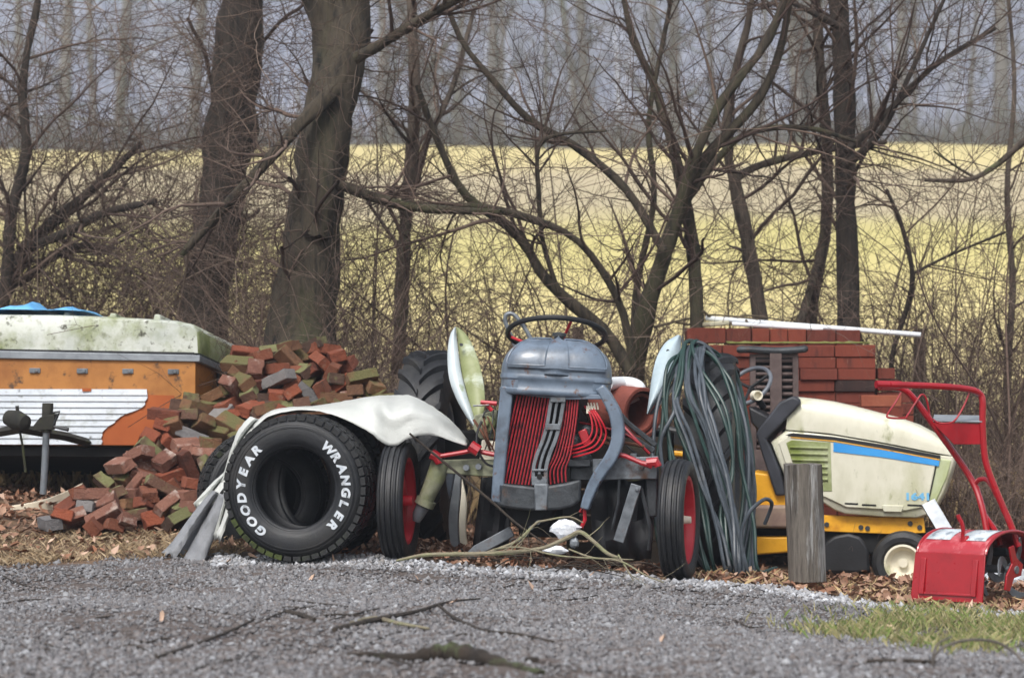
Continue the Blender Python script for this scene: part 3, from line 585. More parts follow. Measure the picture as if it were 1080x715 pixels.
    sd_.build('siding', sm, root, angle=20)
    MB().box(C(92, 411) + A(0, -.022, 0), (.06, .008, .022)).build('siding_patch', bri, root)
    for px in (37, 87, 135, 183):
        c = C(px, 390.5 + px * .008); mb = MB().box(c + A(0, -.006, 0), (.075, .012, .034)).box(c + A(.012, -.016, -.004), (.02, .014, .018)); mb.build('roof_latch', M['steel'], root, bevel=.003)
    c = C(206, 388) + D * .28; MB().box(c + A(.012, 0, -.02), (.012, .05, .09)).build('side_hasp', M['black'], root)
    MB().prism([C(-100, 469) + A(0, .05, -.01), C(200, 471) + A(0, .05, -.01), C(200, 482) + A(0, .05, 0), C(-100, 480) + A(0, .05, 0)], D * .9).build('chassis', M['shadow_black'], root)  # black box added to make the underside dark, in place of shade
    for sx in (-.86, .62):
        o = A(C(47, 500)[0] + sx, Y0 + 1.1, GP(C(47, 500)[0] + sx, Y0 + 1.1) + .25); w = thing_part('wheel', root)
        MB().lathe([(.15, -.08), (.26, -.09), (.28, -.05), (.28, .05), (.26, .09), (.15, .08)], o, (1, 0, 0), 28, True).build('tyre', M['rubber'], w); MB().lathe([(.02, -.03), (.15, -.05), (.15, .05), (.02, .03)], o, (1, 0, 0), 20, True).build('rim', M['steel'], w)
    tg = MB(); yt = 16.55; hub = C(22, 452, yt); mossy = mat('mossy_black_iron', [S(26,26,23), S(52,50,42)], 6, .85, .1, .3, 40, spots=[(S(72,78,36), 5, .54, .7)])
    for px in (-75, 112): tg.tube([C(px, 472, Y0 + .3), C((px + 25) / 2, 460, (Y0 + yt) / 2), hub], [.03, .03, .03], 4)
    tg.build('tongue', mossy, root)
    mb = MB().lathe([(.0, -.1), (.05, -.1), (.065, -.02), (.05, .06), (0, .08)], C(20, 444, yt - .05), (.7, -.5, -.2), 14); mb.tube([C(19, 440, yt), C(18, 428, yt)], .012, 6); mb.tube([C(20, 450, yt), C(24, 470, yt), C(27, 498, yt)], .008, 5); mb.build('coupler', mossy, root)
    jk = thing_part('tongue_jack', root)
    MB().tube([C(49, 452, yt - .05), C(47.5, 487, yt - .05), C(45.5, 521, yt - .05)], .0225, 12).build('jack_tube', M['steel'], jk)
    MB().tube([C(50.5, 425, yt - .05), C(50, 440, yt - .05), C(49, 456, yt - .05)], [.036, .036, .034], 12).prism([C(42, 440, yt - .09), C(58, 436, yt - .09), C(56, 453, yt - .09), C(35, 454, yt - .09), C(35, 449, yt - .09)], A(0, .08, 0)).build('jack_head', mossy, jk, bevel=.004)
    MB().tube([C(56, 449, yt - .1), C(61, 438, yt - .1), C(63, 434, yt - .1), C(56, 435, yt - .1)], .008, 6).tube([C(57, 450, yt - .1), C(72, 453, yt - .12)], [.009, .014], 7).build('jack_crank', M['black'], jk)
    # blue tarp lying on the roof
    bt = mat('blue_tarp', [S(64,140,200), S(110,178,226), S(86,158,212)], 9, .45, 0, .15, 30)
    n, mrows = 34, 7; V = []
    for j in range(mrows):
        row = []
        for i in range(n):
            px = -90 + i * (178 / (n - 1)); e = 1 - max(0, (i - n + 9) / 8) ** 1.5; lift = [.0, .035, .055, .06, .055, .03, .0][j]
            b = C(px, np.interp(px, [p[0] for p in top[2:9]], [p[1] for p in top[2:9]])); row.append(b + A(.02 * j, .03 + .16 * j, .035 + 1.25 * lift * (.55 + .45 * math.sin(px * .11) + .25 * math.sin(px * .31 + j)) * max(.1, e)) + D * A(0, 0, .05 * j))
        V.append(row)
    tag(MB().grid(V).build('tarp', bt, None, solid=.004, angle=60), 'crumpled blue tarpaulin lying on the white camper roof', 'tarp')
def thing_part(name, parent):
    o = bpy.data.objects.new(name, None); o.empty_display_size = .05; COL.objects.link(o); o.parent = parent; ORIGIN[o.name] = ORIGIN[parent.name]; return o
camper()
# board lying in front of the trailer
def board():
    pts = [RG(-40, 546), RG(20, 541), RG(60, 532), RG(84, 521)]
    c = crom([P(-40, 549, 16.75), P(0, 543, 16.75), P(40, 536, 16.8), P(66, 527, 16.9), P(86, 517, 17.0)], 5)
    m = mat('weathered_plank', [S(190,178,156), S(214,204,184)], 3, .8, stretch=(1, 6, 6), spots=[(S(140,120,96), 6, .6, .8)])
    s = [[p + A(0, .01, .045), p + A(0, .06, .05), p + A(0, .07, -.06), p + A(0, .0, -.07)] for p in c]
    tag(MB().loft(s).build('plank', m, None, bevel=.004), 'pale warped plank lying among leaves below the camper', 'plank')
board()

# ================================================================== LOOSE BRICK HEAP
BR = {k: mat('brick_' + k, c, 9, .92, 0, .7, 60, per_object=po, moss=ms, spots=sp_) for k, c, po, ms, sp_ in (
    ('red', [S(72,38,28), S(128,70,48), S(96,52,37)], [S(62,34,26), S(136,68,42), S(104,66,48)], None, [(S(134,116,100), 8, .6, .76), (S(40,30,26), 5, .58, .74)]),
    ('mossy', [S(86,52,36), S(124,92,64), S(70,48,34)], [S(80,50,36), S(126,90,62)], (S(92,88,52), .38), [(S(88,84,52), 5, .56, .74), (S(44,34,28), 6, .6, .76)]),
    ('pink', [S(98,60,48), S(142,104,88), S(88,54,44)], [S(92,54,42), S(144,98,80)], None, [(S(170,156,146), 8, .54, .68), (S(62,46,40), 5, .6, .76)]),
    ('brown', [S(66,48,40), S(98,74,60), S(78,58,48)], [S(58,44,37), S(104,72,56)], (S(108,108,70), .42), [(S(150,140,124), 8, .62, .74)]),
    ('grey', [S(92,92,94), S(132,128,128)], [S(84,84,88), S(128,124,120)], None, [(S(70,62,58), 6, .55, .7)]))}
SHAPES = {}
def brick_data(col, var):
    if (col, var) in SHAPES: return SHAPES[(col, var)]
    r = random.Random(len(col) * 5 + var * 31); L, W, H = .222 * [1, .95, .6, 1][var], .108, .07
    import bmesh
    bm = bmesh.new(); bmesh.ops.create_cube(bm, size=1); bmesh.ops.scale(bm, vec=(L, W, H), verts=bm.verts)
    bmesh.ops.bevel(bm, geom=bm.edges[:], offset=.0035, segments=2, affect='EDGES'); bmesh.ops.subdivide_edges(bm, edges=[e for e in bm.edges if e.calc_length() > .04], cuts=2, use_grid_fill=True)
    for v in bm.verts: v.co += Vector3(r, .0012)
    if var in (2, 3):
        v0 = [max(bm.verts, key=lambda v: v.co.x + v.co.y * 2 + v.co.z * 3)]
        for v in bm.verts:
            d = (v.co - v0[0].co).length
            if d < .06: v.co -= (v0[0].co.normalized()) * (.06 - d) * .45
    me = bpy.data.meshes.new('brick'); bm.to_mesh(me); bm.free(); me.materials.append(BR[col]); me.polygons.foreach_set('use_smooth', np.ones(len(me.polygons), bool)); me.set_sharp_from_angle(angle=R(30))
    SHAPES[(col, var)] = me; return me
from mathutils import Vector, Euler
def Vector3(r, s): return Vector((r.gauss(0, s), r.gauss(0, s), r.gauss(0, s)))
HEAP_TOP = [(40,548),(62,540),(85,512),(112,500),(140,470),(165,447),(180,424),(196,414),(222,408),(242,396),(256,370),(278,362),(305,358),(335,359),(356,366),(378,386),(398,402),(412,418)]
HEAP_BOT = [(40,552),(85,556),(130,556),(175,552),(215,545),(245,530),(280,480),(320,440),(412,428)]
def heap_depth(px, py): return 15.95 + (552 - py) / 190 * 1.35
def bricks():
    tx, ty = zip(*HEAP_TOP); bx, by = zip(*HEAP_BOT); mound = MB(); V = []
    for j in range(9):
        row = []
        for px in range(44, 416, 8):
            t, b = np.interp(px, tx, ty) + 9, np.interp(px, bx, by) + 10; py = b + (t - b) * min(1, j / 6)
            p = P(px, py, heap_depth(px, py) + .15 + (0, 0, 0, 0, 0, 0, 0, .35, .9)[j]); 
            if j > 6: p[2] = P(px, t, heap_depth(px, t))[2] - (.12, .6)[j - 7]
            row.append(p + rng.normal(size=3) * .012)
        V.append(row)
    tag(mound.grid(V).build('rubble', M['soil'], None, angle=60), kind='structure')
    pts, tries = [], 0
    r = random.Random(3)
    while tries < 9000 and len(pts) < 190:
        tries += 1; px = r.uniform(48, 410); t, b = np.interp(px, tx, ty), np.interp(px, bx, by); 
        if b < t: continue
        py = r.uniform(t + 5, b - 1)
        if all(((px - a) / 1.35) ** 2 + (py - c) ** 2 > 10.6 ** 2 for a, c in pts): pts.append((px, py))
    pts.sort(key=lambda p: -p[1])
    for px, py in pts:
        top = np.interp(px, tx, ty); high = py - top
        zone = 'on the crest of the heap' if high < 20 and px > 215 else 'in the slope beside the camper end' if px < 250 and py < 470 else 'at the foot of the heap in the leaves' if py > 515 else 'in the face of the heap above the big tyres' if px >= 250 else 'in the low front of the heap'
        wts = {'on the crest of the heap': (.4, .42, .05, .1, .03), 'in the slope beside the camper end': (.25, .3, .1, .27, .08), 'at the foot of the heap in the leaves': (.25, .12, .45, .13, .05), 'in the face of the heap above the big tyres': (.45, .33, .05, .12, .05), 'in the low front of the heap': (.2, .2, .38, .17, .05)}[zone]
        col = r.choices(('red', 'mossy', 'pink', 'brown', 'grey'), wts)[0]; var = r.choices((0, 1, 2, 3), (4, 3, 2, 2))[0]
        o = bpy.data.objects.new('brick', brick_data(col, var)); COL.objects.link(o); o.location = tuple(P(px, py, heap_depth(px, py) + r.uniform(-.11, .06)))
        o.rotation_euler = Euler((r.gauss(0, .5), r.gauss(0, .42), r.uniform(0, 6.28)))
        if px < 130 and py > 500: o.rotation_euler = Euler((r.gauss(.2, .4), r.gauss(0, .6), r.uniform(0, 6.28)))
        word = {'red': 'red', 'mossy': 'moss-greened', 'pink': 'pale pinkish mortar-smeared', 'brown': 'dull brown', 'grey': 'grey'}[col]
        form = 'broken half brick' if var == 2 else 'chipped brick' if var == 3 else 'whole brick'
        lab = f'{word} {form} {zone}'; tag(o, lab, 'brick', lab.replace('brick', 'bricks'))
bricks()

# ================================================================== BIG TYRES UNDER THE SHEET
def wide_tyre(px, py, Y, Rr, W, yaw, label, letters=False, group=None, tilt=0.0):
    c = P(px, py, Y); n = unit(A(-math.sin(R(yaw)), -math.cos(R(yaw)), tilt)); ex = unit(np.cross(n, Z)) * -1; ex = unit(np.cross(Z, n)) ; 
    if ex[0] < 0: ex = -ex
    ez = unit(np.cross(ex, n)); 
    if ez[2] < 0: ez = -ez
    k = Rr / .437; h = W / 2
    root = thing('tyre', c - A(0, 0, Rr), label, 'tyre', group)
    out = [(.235, .66), (.238, .76), (.245, .82), (.252, .84), (.254, .91), (.262, .925), (.264, .945), (.29, 1.0), (.33, 1.02), (.354, 1.0), (.356, 1.025), (.362, 1.02), (.364, .985), (.374, .96), (.375, .975), (.379, .97), (.385, .93), (.402, .86), (.413, .72), (.418, .4), (.418, 0)]
    prof = [(r * k, v * h) for r, v in out] + [(r * k, -v * h) for r, v in out[-2::-1]] + [(.26 * k, -.62 * h), (.34 * k, -.7 * h), (.38 * k, 0), (.34 * k, .7 * h), (.26 * k, .62 * h)]
    MB().lathe(prof, c, n, 72, True).build('carcass', M['rubber'], root, angle=50)
    tb = MB(); nb = 46
    for i in range(nb):
        for row, (a0, a1, sh) in enumerate(((.58, 1.0, 0), (.08, .5, .5), (-.5, -.08, .25), (-1.0, -.58, .75))):
            th = 2 * math.pi * (i + sh) / nb; d = math.pi / nb * .80
            def q(t, r, hh): return c + n * hh * h + (math.cos(t) * ex + math.sin(t) * ez) * r
            sk = .03 * (1 if row % 2 else -1)
            lo = [.405, .412][row in (1, 2)] * k; hi = [.434, .437][row in (1, 2)] * k
            ein = .83 if abs(a0 + a1) > 1 else 1
            A0, A1 = a0, a1
            rr0, rr1 = (lo, hi)
            outer_low = .40 * k if row in (0, 3) else lo
            if row == 0: pr = [(a0, lo, hi), (a1 * .92, outer_low, hi * .988)]
            elif row == 3: pr = [(a1, lo, hi), (a0 * .92, outer_low, hi * .988)]
            else: pr = [(a0, lo, hi), (a1, lo, hi)]
            c8 = [q(th - d, pr[0][1], pr[0][0]), q(th + d, pr[0][1], pr[0][0]), q(th + d + sk, pr[1][1], pr[1][0]), q(th - d + sk, pr[1][1], pr[1][0]), q(th - d, pr[0][2], pr[0][0]), q(th + d, pr[0][2], pr[0][0]), q(th + d + sk, pr[1][2], pr[1][0]), q(th - d + sk, pr[1][2], pr[1][0])]
            tb.hexa(c8)
    tb.build('tread', M['rubber_moss'], root, angle=30)
    if letters:
        mossy_t = mat('green_algae_rubber', [S(22,26,14), S(62,72,28), S(40,50,20)], 12, .85, 0, .3, 90); t_ = bpy.data.objects[list(ORIGIN)[-1]]; t_.data.materials.append(mossy_t); rr_ = random.Random(1)
        for p_ in t_.data.polygons:
            d_ = np.array(p_.center) + ORIGIN[t_.name] - c; an = math.degrees(math.atan2(d_[2], np.dot(d_, ex))) % 360
            if 198 < an + rr_.uniform(-8, 8) < 262: p_.material_index = 1
        lm = MB()
        def word(s, a0, a1, size):
            for i, ch in enumerate(s):
                th = R(a0 + (a1 - a0) * i / (len(s) - 1)); v, f = text_mesh(ch, .055); wdt = v[:, 0].max() - v[:, 0].min(); v = v.copy(); v[:, 0] -= (v[:, 0].max() + v[:, 0].min()) / 2; v[:, 1] -= .36
                rad = math.cos(th) * ex + math.sin(th) * ez; tan = math.sin(th) * ex - math.cos(th) * ez
                g = [c + n * (h * 1.035) + rad * (.318 * k + p[1] * size) + tan * (p[0] + .12 * p[1]) * size * 1.12 for p in v]; lm.add(g, f); 
        word('GOODYEAR', 232, 134, .068); word('WRANGLER', 48, -43, .068)
        lm.build('lettering', M['tape_white'], root)
    return root
wide_tyre(317, 514, 15.05, .428, .34, 9, 'big tyre with raised white GOODYEAR WRANGLER lettering facing out', True)
wide_tyre(340, 512, 15.72, .432, .32, 47, 'plain wide tyre mostly hidden behind the white-lettered tyre', False)
wide_tyre(278, 521, 15.85, .40, .28, -14, 'dark tyre standing on edge between the brick heap and white sheet', False)

# ================================================================== WHITE SHEET OVER THE TYRES
def sheet_cover():
    wm = mat('white_vinyl_sheet', [S(178,182,178), S(200,202,198)], 3, .42, 0, .5, 7, spots=[(S(170,176,160), 2.5, .58, .8)])
    gmx = mat('dirty_grey_sheet', [S(112,114,118), S(136,138,142), S(104,106,108)], 6, .45, .1, .2, 30, spots=[(S(92,88,82), 5, .6, .8)])
    rows = [
     [(266,454,15.16),(282,440,15.14),(302,434,15.13),(325,432.5,15.12),(350,437,15.12),(372,446,15.1),(390,456,15.06),(405,468,15.0),(418,470,14.98),(428,464,14.96),(445,459,14.97),(462,460,15.0),(478,466,15.03),(492,470,15.06)],
     [(267,450,15.22),(283,436,15.2),(302,431,15.2),(326,429,15.2),(350,430,15.2),(372,433,15.18),(392,438,15.14),(404,449,15.02),(416,455,14.99),(430,447,14.97),(446,445,14.98),(463,451,15.02),(479,460,15.06),(493,468,15.09)],
     [(269,446,15.35),(285,434,15.35),(304,430,15.35),(328,428.5,15.4),(352,426,15.4),(374,423,15.38),(394,421,15.3),(405,428,15.08),(417,434,15.04),(432,429,15.02),(447,433,15.06),(464,441,15.1),(480,453,15.25),(493,466,15.24)],
     [(271,444,15.6),(287,434,15.6),(306,430,15.65),(330,429,15.7),(354,425,15.7),(376,421,15.7),(396,418,15.66),(409,417,15.62),(421,417,15.58),(434,417.5,15.54),(448,424,15.5),(465,435,15.45),(481,449,15.4),(494,465,15.36)],
     [(273,452,15.9),(289,440,15.95),(308,436,16),(332,434,16),(356,431,16),(378,427,16),(398,424,15.95),(411,423,15.9),(423,424,15.85),(436,426,15.8),(450,432,15.7),(467,443,15.6),(482,456,15.5),(495,468,15.44)]]
    Vr = [crom([P(*q) for q in r], 4) for r in rows]; cols = np.stack(Vr, 1); G2 = np.stack([crom(c, 4) for c in cols], 1)
    G2 = G2 + rng.normal(size=G2.shape) * .0012
    root = thing('cover_sheet', P(400, 460, 15.2) * A(1, 1, 0), 'white vinyl sheet draped over the big tyres, its torn grey edge hanging left', 'sheet')
    MB().grid(G2).build('sheet_top', wm, root, solid=.003, angle=70)
    def strip(ctr, wds, Yf, m, name):
        L_ = []
        for s in np.linspace(-1, 1, 19): L_.append(crom([P(a + s * w / 2, b + s * w * .18, Yf + .03 * math.cos(s * 5) + (0.06 if s < 0 else 0)) for (a, b), w in zip(ctr, wds)], 4))
        g = np.array(L_); g[:, :, 2] += np.array([.018 * math.sin(k * 2.1) + .012 * math.sin(k * 4.7) for k in range(len(L_))])[:, None] * np.linspace(0, 1, g.shape[1])[None] ** 2; g = g + rng.normal(size=np.array(L_).shape) * .001 + A(0, 1, 0) * (.012 * np.sin(np.arange(len(L_))[:, None, None] * 1.0)); MB().grid(g).build(name, m, root, solid=.005, angle=60)
    strip([(275,443),(262,456),(252,470),(246,484),(241,498),(237,510)], [22,20,12,10,8,9], 15.25, wm, 'sheet_strip')
    strip([(240,500),(232,510),(224,520),(216,528),(209,533)], [8,13,15,14,10], 15.28, wm, 'sheet_strip')
    strip([(232,520),(224,535),(216,550),(207,566),(199,580),(192,591)], [16,24,30,34,38,44], 15.18, gmx, 'sheet_skirt')
    strip([(243,512),(240,530),(234,550),(228,566)], [10,12,10,7], 15.12, wm, 'sheet_strip')
sheet_cover()
# ================================================================== GREY AND RED TRACTOR
ta = R(8); TU = A(math.cos(ta), -math.sin(ta), 0); TF = A(-math.sin(ta), -math.cos(ta), 0); TO = A(.156, 15.0, GP(.156, 15.0))
def T(px, py, f=0): return on_plane(px, py, TO + TF * f, TF)
def TL(pts, f): return [T(px, py, f) for px, py in pts]
def front_wheel(px, py, f, yaw, root, outer):
    c = T(px, py, f); a = A(math.cos(R(yaw)), -math.sin(R(yaw)), 0); w = thing_part('front_wheel', root)
    tp = [(.245, -.048), (.262, -.066), (.30, -.077), (.325, -.073), (.338, -.064), (.341, -.056), (.333, -.050), (.333, -.041), (.345, -.036), (.348, -.026), (.338, -.021), (.338, -.013), (.351, -.008)]
    tp = tp + [(.351, .008)] + [(r, -h) for r, h in tp[-2::-1]]
    MB().lathe(tp, c, a, 64, True).build('tyre', M['rubber'], w, angle=40)
    s = 1 if outer else -1   # dish of the disc
    MB().lathe([(.247, -.058), (.256, -.056), (.238, -.03), (.226, -.012), (.226, .012), (.238, .03), (.256, .056), (.247, .058), (.232, .052), (.218, .02), (.214, 0), (.218, -.02), (.232, -.052)], c, a, 48, True).build('rim', M['hub_red'], w)
    MB().lathe([(.216, -.012), (.15, -.03 * s - .01), (.09, -.03 * s), (.05, -.015 * s), (.05, .0), (.09, -.02 * s + .006), (.15, -.02 * s + .002), (.216, .0)], c, a, 40, True).build('disc', M['hub_red'], w)
    return w, c, a
def tractor():
    root = thing('tractor', TO, 'old grey tractor facing the gravel with red grille bars and a bent front', 'tractor')
    fr = .10
    # ---- hood: rounded nose, lip with grooves, tunnel running back
    ha = R(1.5); HU = A(math.cos(ha), -math.sin(ha), 0); HF = A(-math.sin(ha), -math.cos(ha), 0); c0 = T(587, 397, -.18); W = .322; H = .212; Ln = .30; roll = R(3.2)
    uu = math.cos(roll) * HU - math.sin(roll) * Z; zz = math.cos(roll) * Z + math.sin(roll) * HU
    def pw(v, e): return math.copysign(abs(v) ** e, v)
    rows = []
    lip = [(.955,-.118,0),(.99,-.112,0),(1.012,-.10,0),(1.012,-.086,0),(.992,-.078,0),(.992,-.032,0),(1.012,-.024,0),(1.012,-.006,0),(1.0,.0,0)]
    phis = np.concatenate([[0.02, .05, .08], np.linspace(.11, math.pi / 2 - .02, 44)])
    NT = 121
    for s, dz, _ in lip:
        row = [c0 + HF * (-.85) + uu * W * s + zz * dz]
        row = [c0 - HF * .85 + uu * (-W * s) + zz * dz]
        for j in range(NT):
            t = math.pi * (1 - j / (NT - 1)); row.append(c0 + uu * W * s * pw(math.cos(t), .42) + HF * Ln * s * pw(math.sin(t), .5) + zz * dz)
        row.append(c0 - HF * .85 + uu * (W * s) + zz * dz); rows.append(row)
    for ph in phis:
        cs, sn = pw(math.cos(ph), .72), pw(math.sin(ph), .8); row = [c0 - HF * .85 - uu * W * cs + zz * H * sn * 1.04]
        for j in range(NT):
            t = math.pi * (1 - j / (NT - 1)); x = pw(math.cos(t), .42); y = pw(math.sin(t), .5)
            emb = 0
            ax = abs(x); v = sn
            if v > .02:
                e = min((ax - .19) / .03, (.88 - ax) / .04, (v - .14) / .035, (.95 - v) / .05); emb = .020 * max(0, min(1, e))
                rid = max(0, min(1, (.13 - ax) / .03)) * .030; emb = max(emb, rid)
            n = unit(uu * x * .8 + HF * y * .6 + zz * sn); row.append(c0 + uu * W * x * cs + HF * Ln * y * cs + zz * H * sn + n * emb)
        row.append(c0 - HF * .85 + uu * W * cs + zz * H * sn * 1.04); rows.append(row)
    beads = MB()
    def face_pt(x, ph, off):
        cs, sn = pw(math.cos(ph), .72), pw(math.sin(ph), .8); t = math.acos(pw(x, 1 / .42)); y = pw(math.sin(t), .5)
        return c0 + uu * W * x * cs + HF * Ln * y * cs + zz * H * sn + unit(uu * x * .8 + HF * y * .6 + zz * sn) * off
    for s in (-1, 1):
        lo, hi = .16, 1.12; b_ = [face_pt(s * x, lo, .019) for x in np.linspace(.2, .84, 12)] + [face_pt(s * .87, ph, .019) for ph in np.linspace(lo + .06, hi, 8)] + [face_pt(s * x, hi + .08, .019) for x in np.linspace(.8, .24, 10)] + [face_pt(s * .2, ph, .019) for ph in np.linspace(hi, lo + .06, 8)]
        beads.tube(b_, .0055, 6, closed=True)
    beads.build('panel_bead', M['ford_grey'], root)
    MB().grid(rows).build('hood', M['ford_grey'], root, angle=40, solid=.004)
    MB().tube([c0 - HF * .28 + zz * (H + .0), c0 - HF * .28 + zz * (H + .035)], .03, 14).lathe([(0, .03), (.042, .03), (.042, .05), (.0, .056)], c0 - HF * .28 + zz * H, zz, 18).build('filler_cap', M['dark_steel'], root)
    # ---- radiator shell
    MB().prism(TL([(528,407),(541.5,408),(538,440),(534,480),(530,531),(517.5,529),(520,490),(524,445)], fr), -TF * .26).build('shell_side', M['ford_grey'], root, bevel=.008)
    q = crom([T(632,408,fr), T(640,420,fr), T(648,436,fr), T(651,452,fr), T(650,468,fr), T(643,484,fr), T(633,498,fr), T(625,512,fr), T(619,527,fr), T(616,537,fr)], 4)
    MB().ribbon(q, np.interp(np.linspace(0, 1, len(q)), [0, .25, .6, 1], [.055, .072, .072, .05]), TF, .10).build('bent_shell_side', M['ford_grey'], root, bevel=.01)
    MB().prism(TL([(541,410),(596,416),(640,416),(640,421),(596,421.5),(541,416)], fr - .005), -TF * .1).build('shell_rail', M['ford_grey'], root, bevel=.004)
    pan = MB(); pr = [(524,508),(540,510.5),(563,513),(578,512),(596,509),(613,505),(612.5,528),(604,534),(590,537.5),(560,538.5),(535,536),(524,533)]
    pan.loft([TL(pr, fr + d - (0.0)) if k == 0 else [p + TF * 0 for p in TL(pr, fr + d)] for k, d in enumerate((.0, -.05, -.16, -.28))]); pan.build('shell_pan', M['dark_steel'], root, bevel=.016, seg=3)
    MB().prism(TL([(563,510),(578,510),(577,538),(564,538.5)], fr + .012), -TF * .05).build('pan_strap', M['steel'], root, bevel=.008)
    MB().prism(TL([(540,412),(606,418),(600,512),(524,512)], fr - .10), -TF * .05).build('radiator', M['shadow_black'], root)
    # ---- grille bars
    g = MB()
    for i in range(11):
        k = i / 10; x0, y0, x1, y1 = 546 + 33 * k, 416.5 + 2 * k, 526 + 35 * k, 509 + 2.5 * k
        g.tube([T(x0 + (x1 - x0) * s + 1.2 * math.sin(s * 3.1) * (k - .3), y0 + (y1 - y0) * s, fr - .035) for s in np.linspace(0, 1, 7)], .0052, 6)
    for i in range(6):
        k = i / 5; x0, y0, x1, y1 = 596 + 14 * k, 418 + 1 * k, 577 + 20 * k, 511 - 3 * k
        g.tube(crom([T(x0, y0, fr - .035), T(x0 - 3.2, y0 + 30, fr - .03), T((x0 + x1) / 2 - 2, (y0 + y1) / 2 + 16, fr - .025), T(x1 - .5, y1 - 14, fr - .03), T(x1, y1, fr - .035)], 3), .0052, 6)
    g.build('grille_bars', M['red_grille'], root)
    ctr = [(589,417),(586.5,430),(583.5,448),(579,464),(573,479),(569.2,494),(569,511)]; cs = MB()
    for o_, w in ((-6.6, .021), (-.2, .016), (6.6, .022)): cs.ribbon(crom([T(x + o_, y, fr - .005) for x, y in ctr], 4), w, TF, .02)
    for (x, y, h_) in ((588.8,419.5,.05),(583,450,.034),(569,507,.05),(569.2,495.5,.012)): cs.box(T(x, y, fr - .006), (.086, .02, h_), (TU, TF, Z))
    cs.build('grille_spine', M['steel'], root, bevel=.002)
    MB().lathe([(0, 0), (.016, 0), (.016, .004), (0, .004)], T(569, 502.5, fr + .004), TF, 16).build('crank_hole', M['shadow_black'], root)
    # ---- open right side: dark engine, red leads, white plug
    MB().box(T(575, 480, -.55) + Z * 0, (.34, .75, .46), (TU, TF, Z)).box(T(580, 545, -.6), (.26, .9, .2), (TU, TF, Z)).lathe([(0, 0), (.13, .0), (.15, -.05), (.15, -.3), (0, -.3)], T(558, 533, -.03), TF, 24).build('engine', M['shadow_black'], root, bevel=.02)
    en = MB(); 
    for px, py, r_ in ((612,485,.05),(620,455,.04),(606,466,.045)): en.lathe([(0, .05), (r_ * .6, .05), (r_, .03), (r_, -.2), (0, -.2)], T(px, py, -.06), TF, 16)
    en.box(T(612, 488, -.05), (.13, .12, .04), (TU, TF, Z)).build('engine_parts', M['dark_steel'], root, bevel=.005)
    ld = MB()
    for i in range(4):
        k = (i - 1.5) * 1.5; ld.tube(crom([T(620 + k * 1.6, 428, .02 + i * .004), T(628 + k * 2.4, 440 + k, .05 + .01 * i), T(632 + k * 3.2, 455 + k * 1.2, .06), T(626 + k * 2.4, 468 + k * 2.2, .06), T(613 + k, 474 + k * 2.4, .05), T(600 + k * 2, 477 + k * 2.2, .02)], 5), .0056, 6)
    ld.build('red_leads', M['hub_red'], root)
    pl = MB()
    for i in range(4): pl.tube([T(620 + i * 3.2, 424.5, .05), T(622 + i * 3, 432, .05)], .0055, 6)
    pl.box(T(623, 432, .03), (.05, .03, .045), (TU, TF, Z)); pl.build('white_plug', M['cream'], root, bevel=.004)
    MB().box(T(617, 461, .0), (.05, .05, .09), (unit(TU + Z * .4), TF, unit(Z - TU * .4))).build('red_bracket', M['red'], root, bevel=.006); MB().tube([T(612, 540, .05), T(616, 530, .05), T(617, 548, .05), T(613, 556, .05)], .012, 6).build('red_rag', M['hub_red'], root)
    sh = MB(); sh.ribbon(TL([(640,430),(655,448),(668,462),(690,476)], -.3), .03, TF, .03); sh.ribbon(TL([(646,428),(662,446),(692,470)], -.36), .03, TF, .03); sh.build('side_rail', M['dark_steel'], root, bevel=.006)
    rc = random.Random(21); rust = mat('rusty_pipe', [S(62,40,32), S(104,66,48), S(80,52,40)], 9, .85, .2, .4, 50)
    for i in range(7):
        x0, y0 = rc.uniform(606, 650), rc.uniform(430, 462); x1, y1 = rc.uniform(612, 690), rc.uniform(462, 500); f_ = rc.uniform(-.28, -.08)
        MB().tube(crom([T(x0, y0, f_), T((x0 + x1) / 2 + rc.uniform(-14, 14), (y0 + y1) / 2 + rc.uniform(-10, 10), f_ + .05), T(x1, y1, f_ + .02)], 5), rc.uniform(.004, .011), 6).build('engine_line', rc.choice((rust, M['dark_steel'], M['black'], M['red'])), root)
    for i in range(5):
        x0, y0 = rc.uniform(498, 522), rc.uniform(428, 446); x1, y1 = rc.uniform(494, 524), rc.uniform(468, 486); f_ = rc.uniform(-.06, .0)
        MB().tube(crom([T(x0, y0, f_), T((x0 + x1) / 2 + rc.uniform(-8, 6), (y0 + y1) / 2, f_ + .04), T(x1, y1, f_)], 5), rc.uniform(.003, .008), 6).build('engine_line', rc.choice((rust, M['dark_steel'], M['steel'])), root)
    # ---- left engine accessories
    ac = MB().lathe([(0, .05), (.016, .05), (.022, .02), (.05, .02), (.056, .0), (.056, -.12), (0, -.12)], T(513, 447, -.05), TF, 20); ac.prism(TL([(500,438),(524,432),(524,462),(506,463),(499,452)], -.08), -TF * .1); ac.build('generator', M['mossy_steel'], root, bevel=.006)
    MB().prism(TL([(508,463),(524,466),(524,488),(505,487)], -.06), -TF * .12).build('cream_casting', M['cream'], root, bevel=.012)
    MB().tube(crom([T(508,444,.0), T(503,458,.02), T(504,474,.03), T(512,488,.02), T(521,492,.0)], 4), .007, 6).tube(crom([T(519,433,-.02), T(512,434,-.02), T(509,440,0)], 4), .006, 6).build('black_cable', M['black'], root)
    MB().tube(TL([(507,424),(524,425.5)], -.02), .014, 6).tube(TL([(513,426),(519,433)], -.02), .012, 6).build('red_linkage', M['hub_red'], root)
    MB().tube(TL([(499,428),(516,427)], .0), .006, 6).build('linkage_pin', M['steel'], root)
    # ---- front axle
    ax = MB(); f0 = -.02
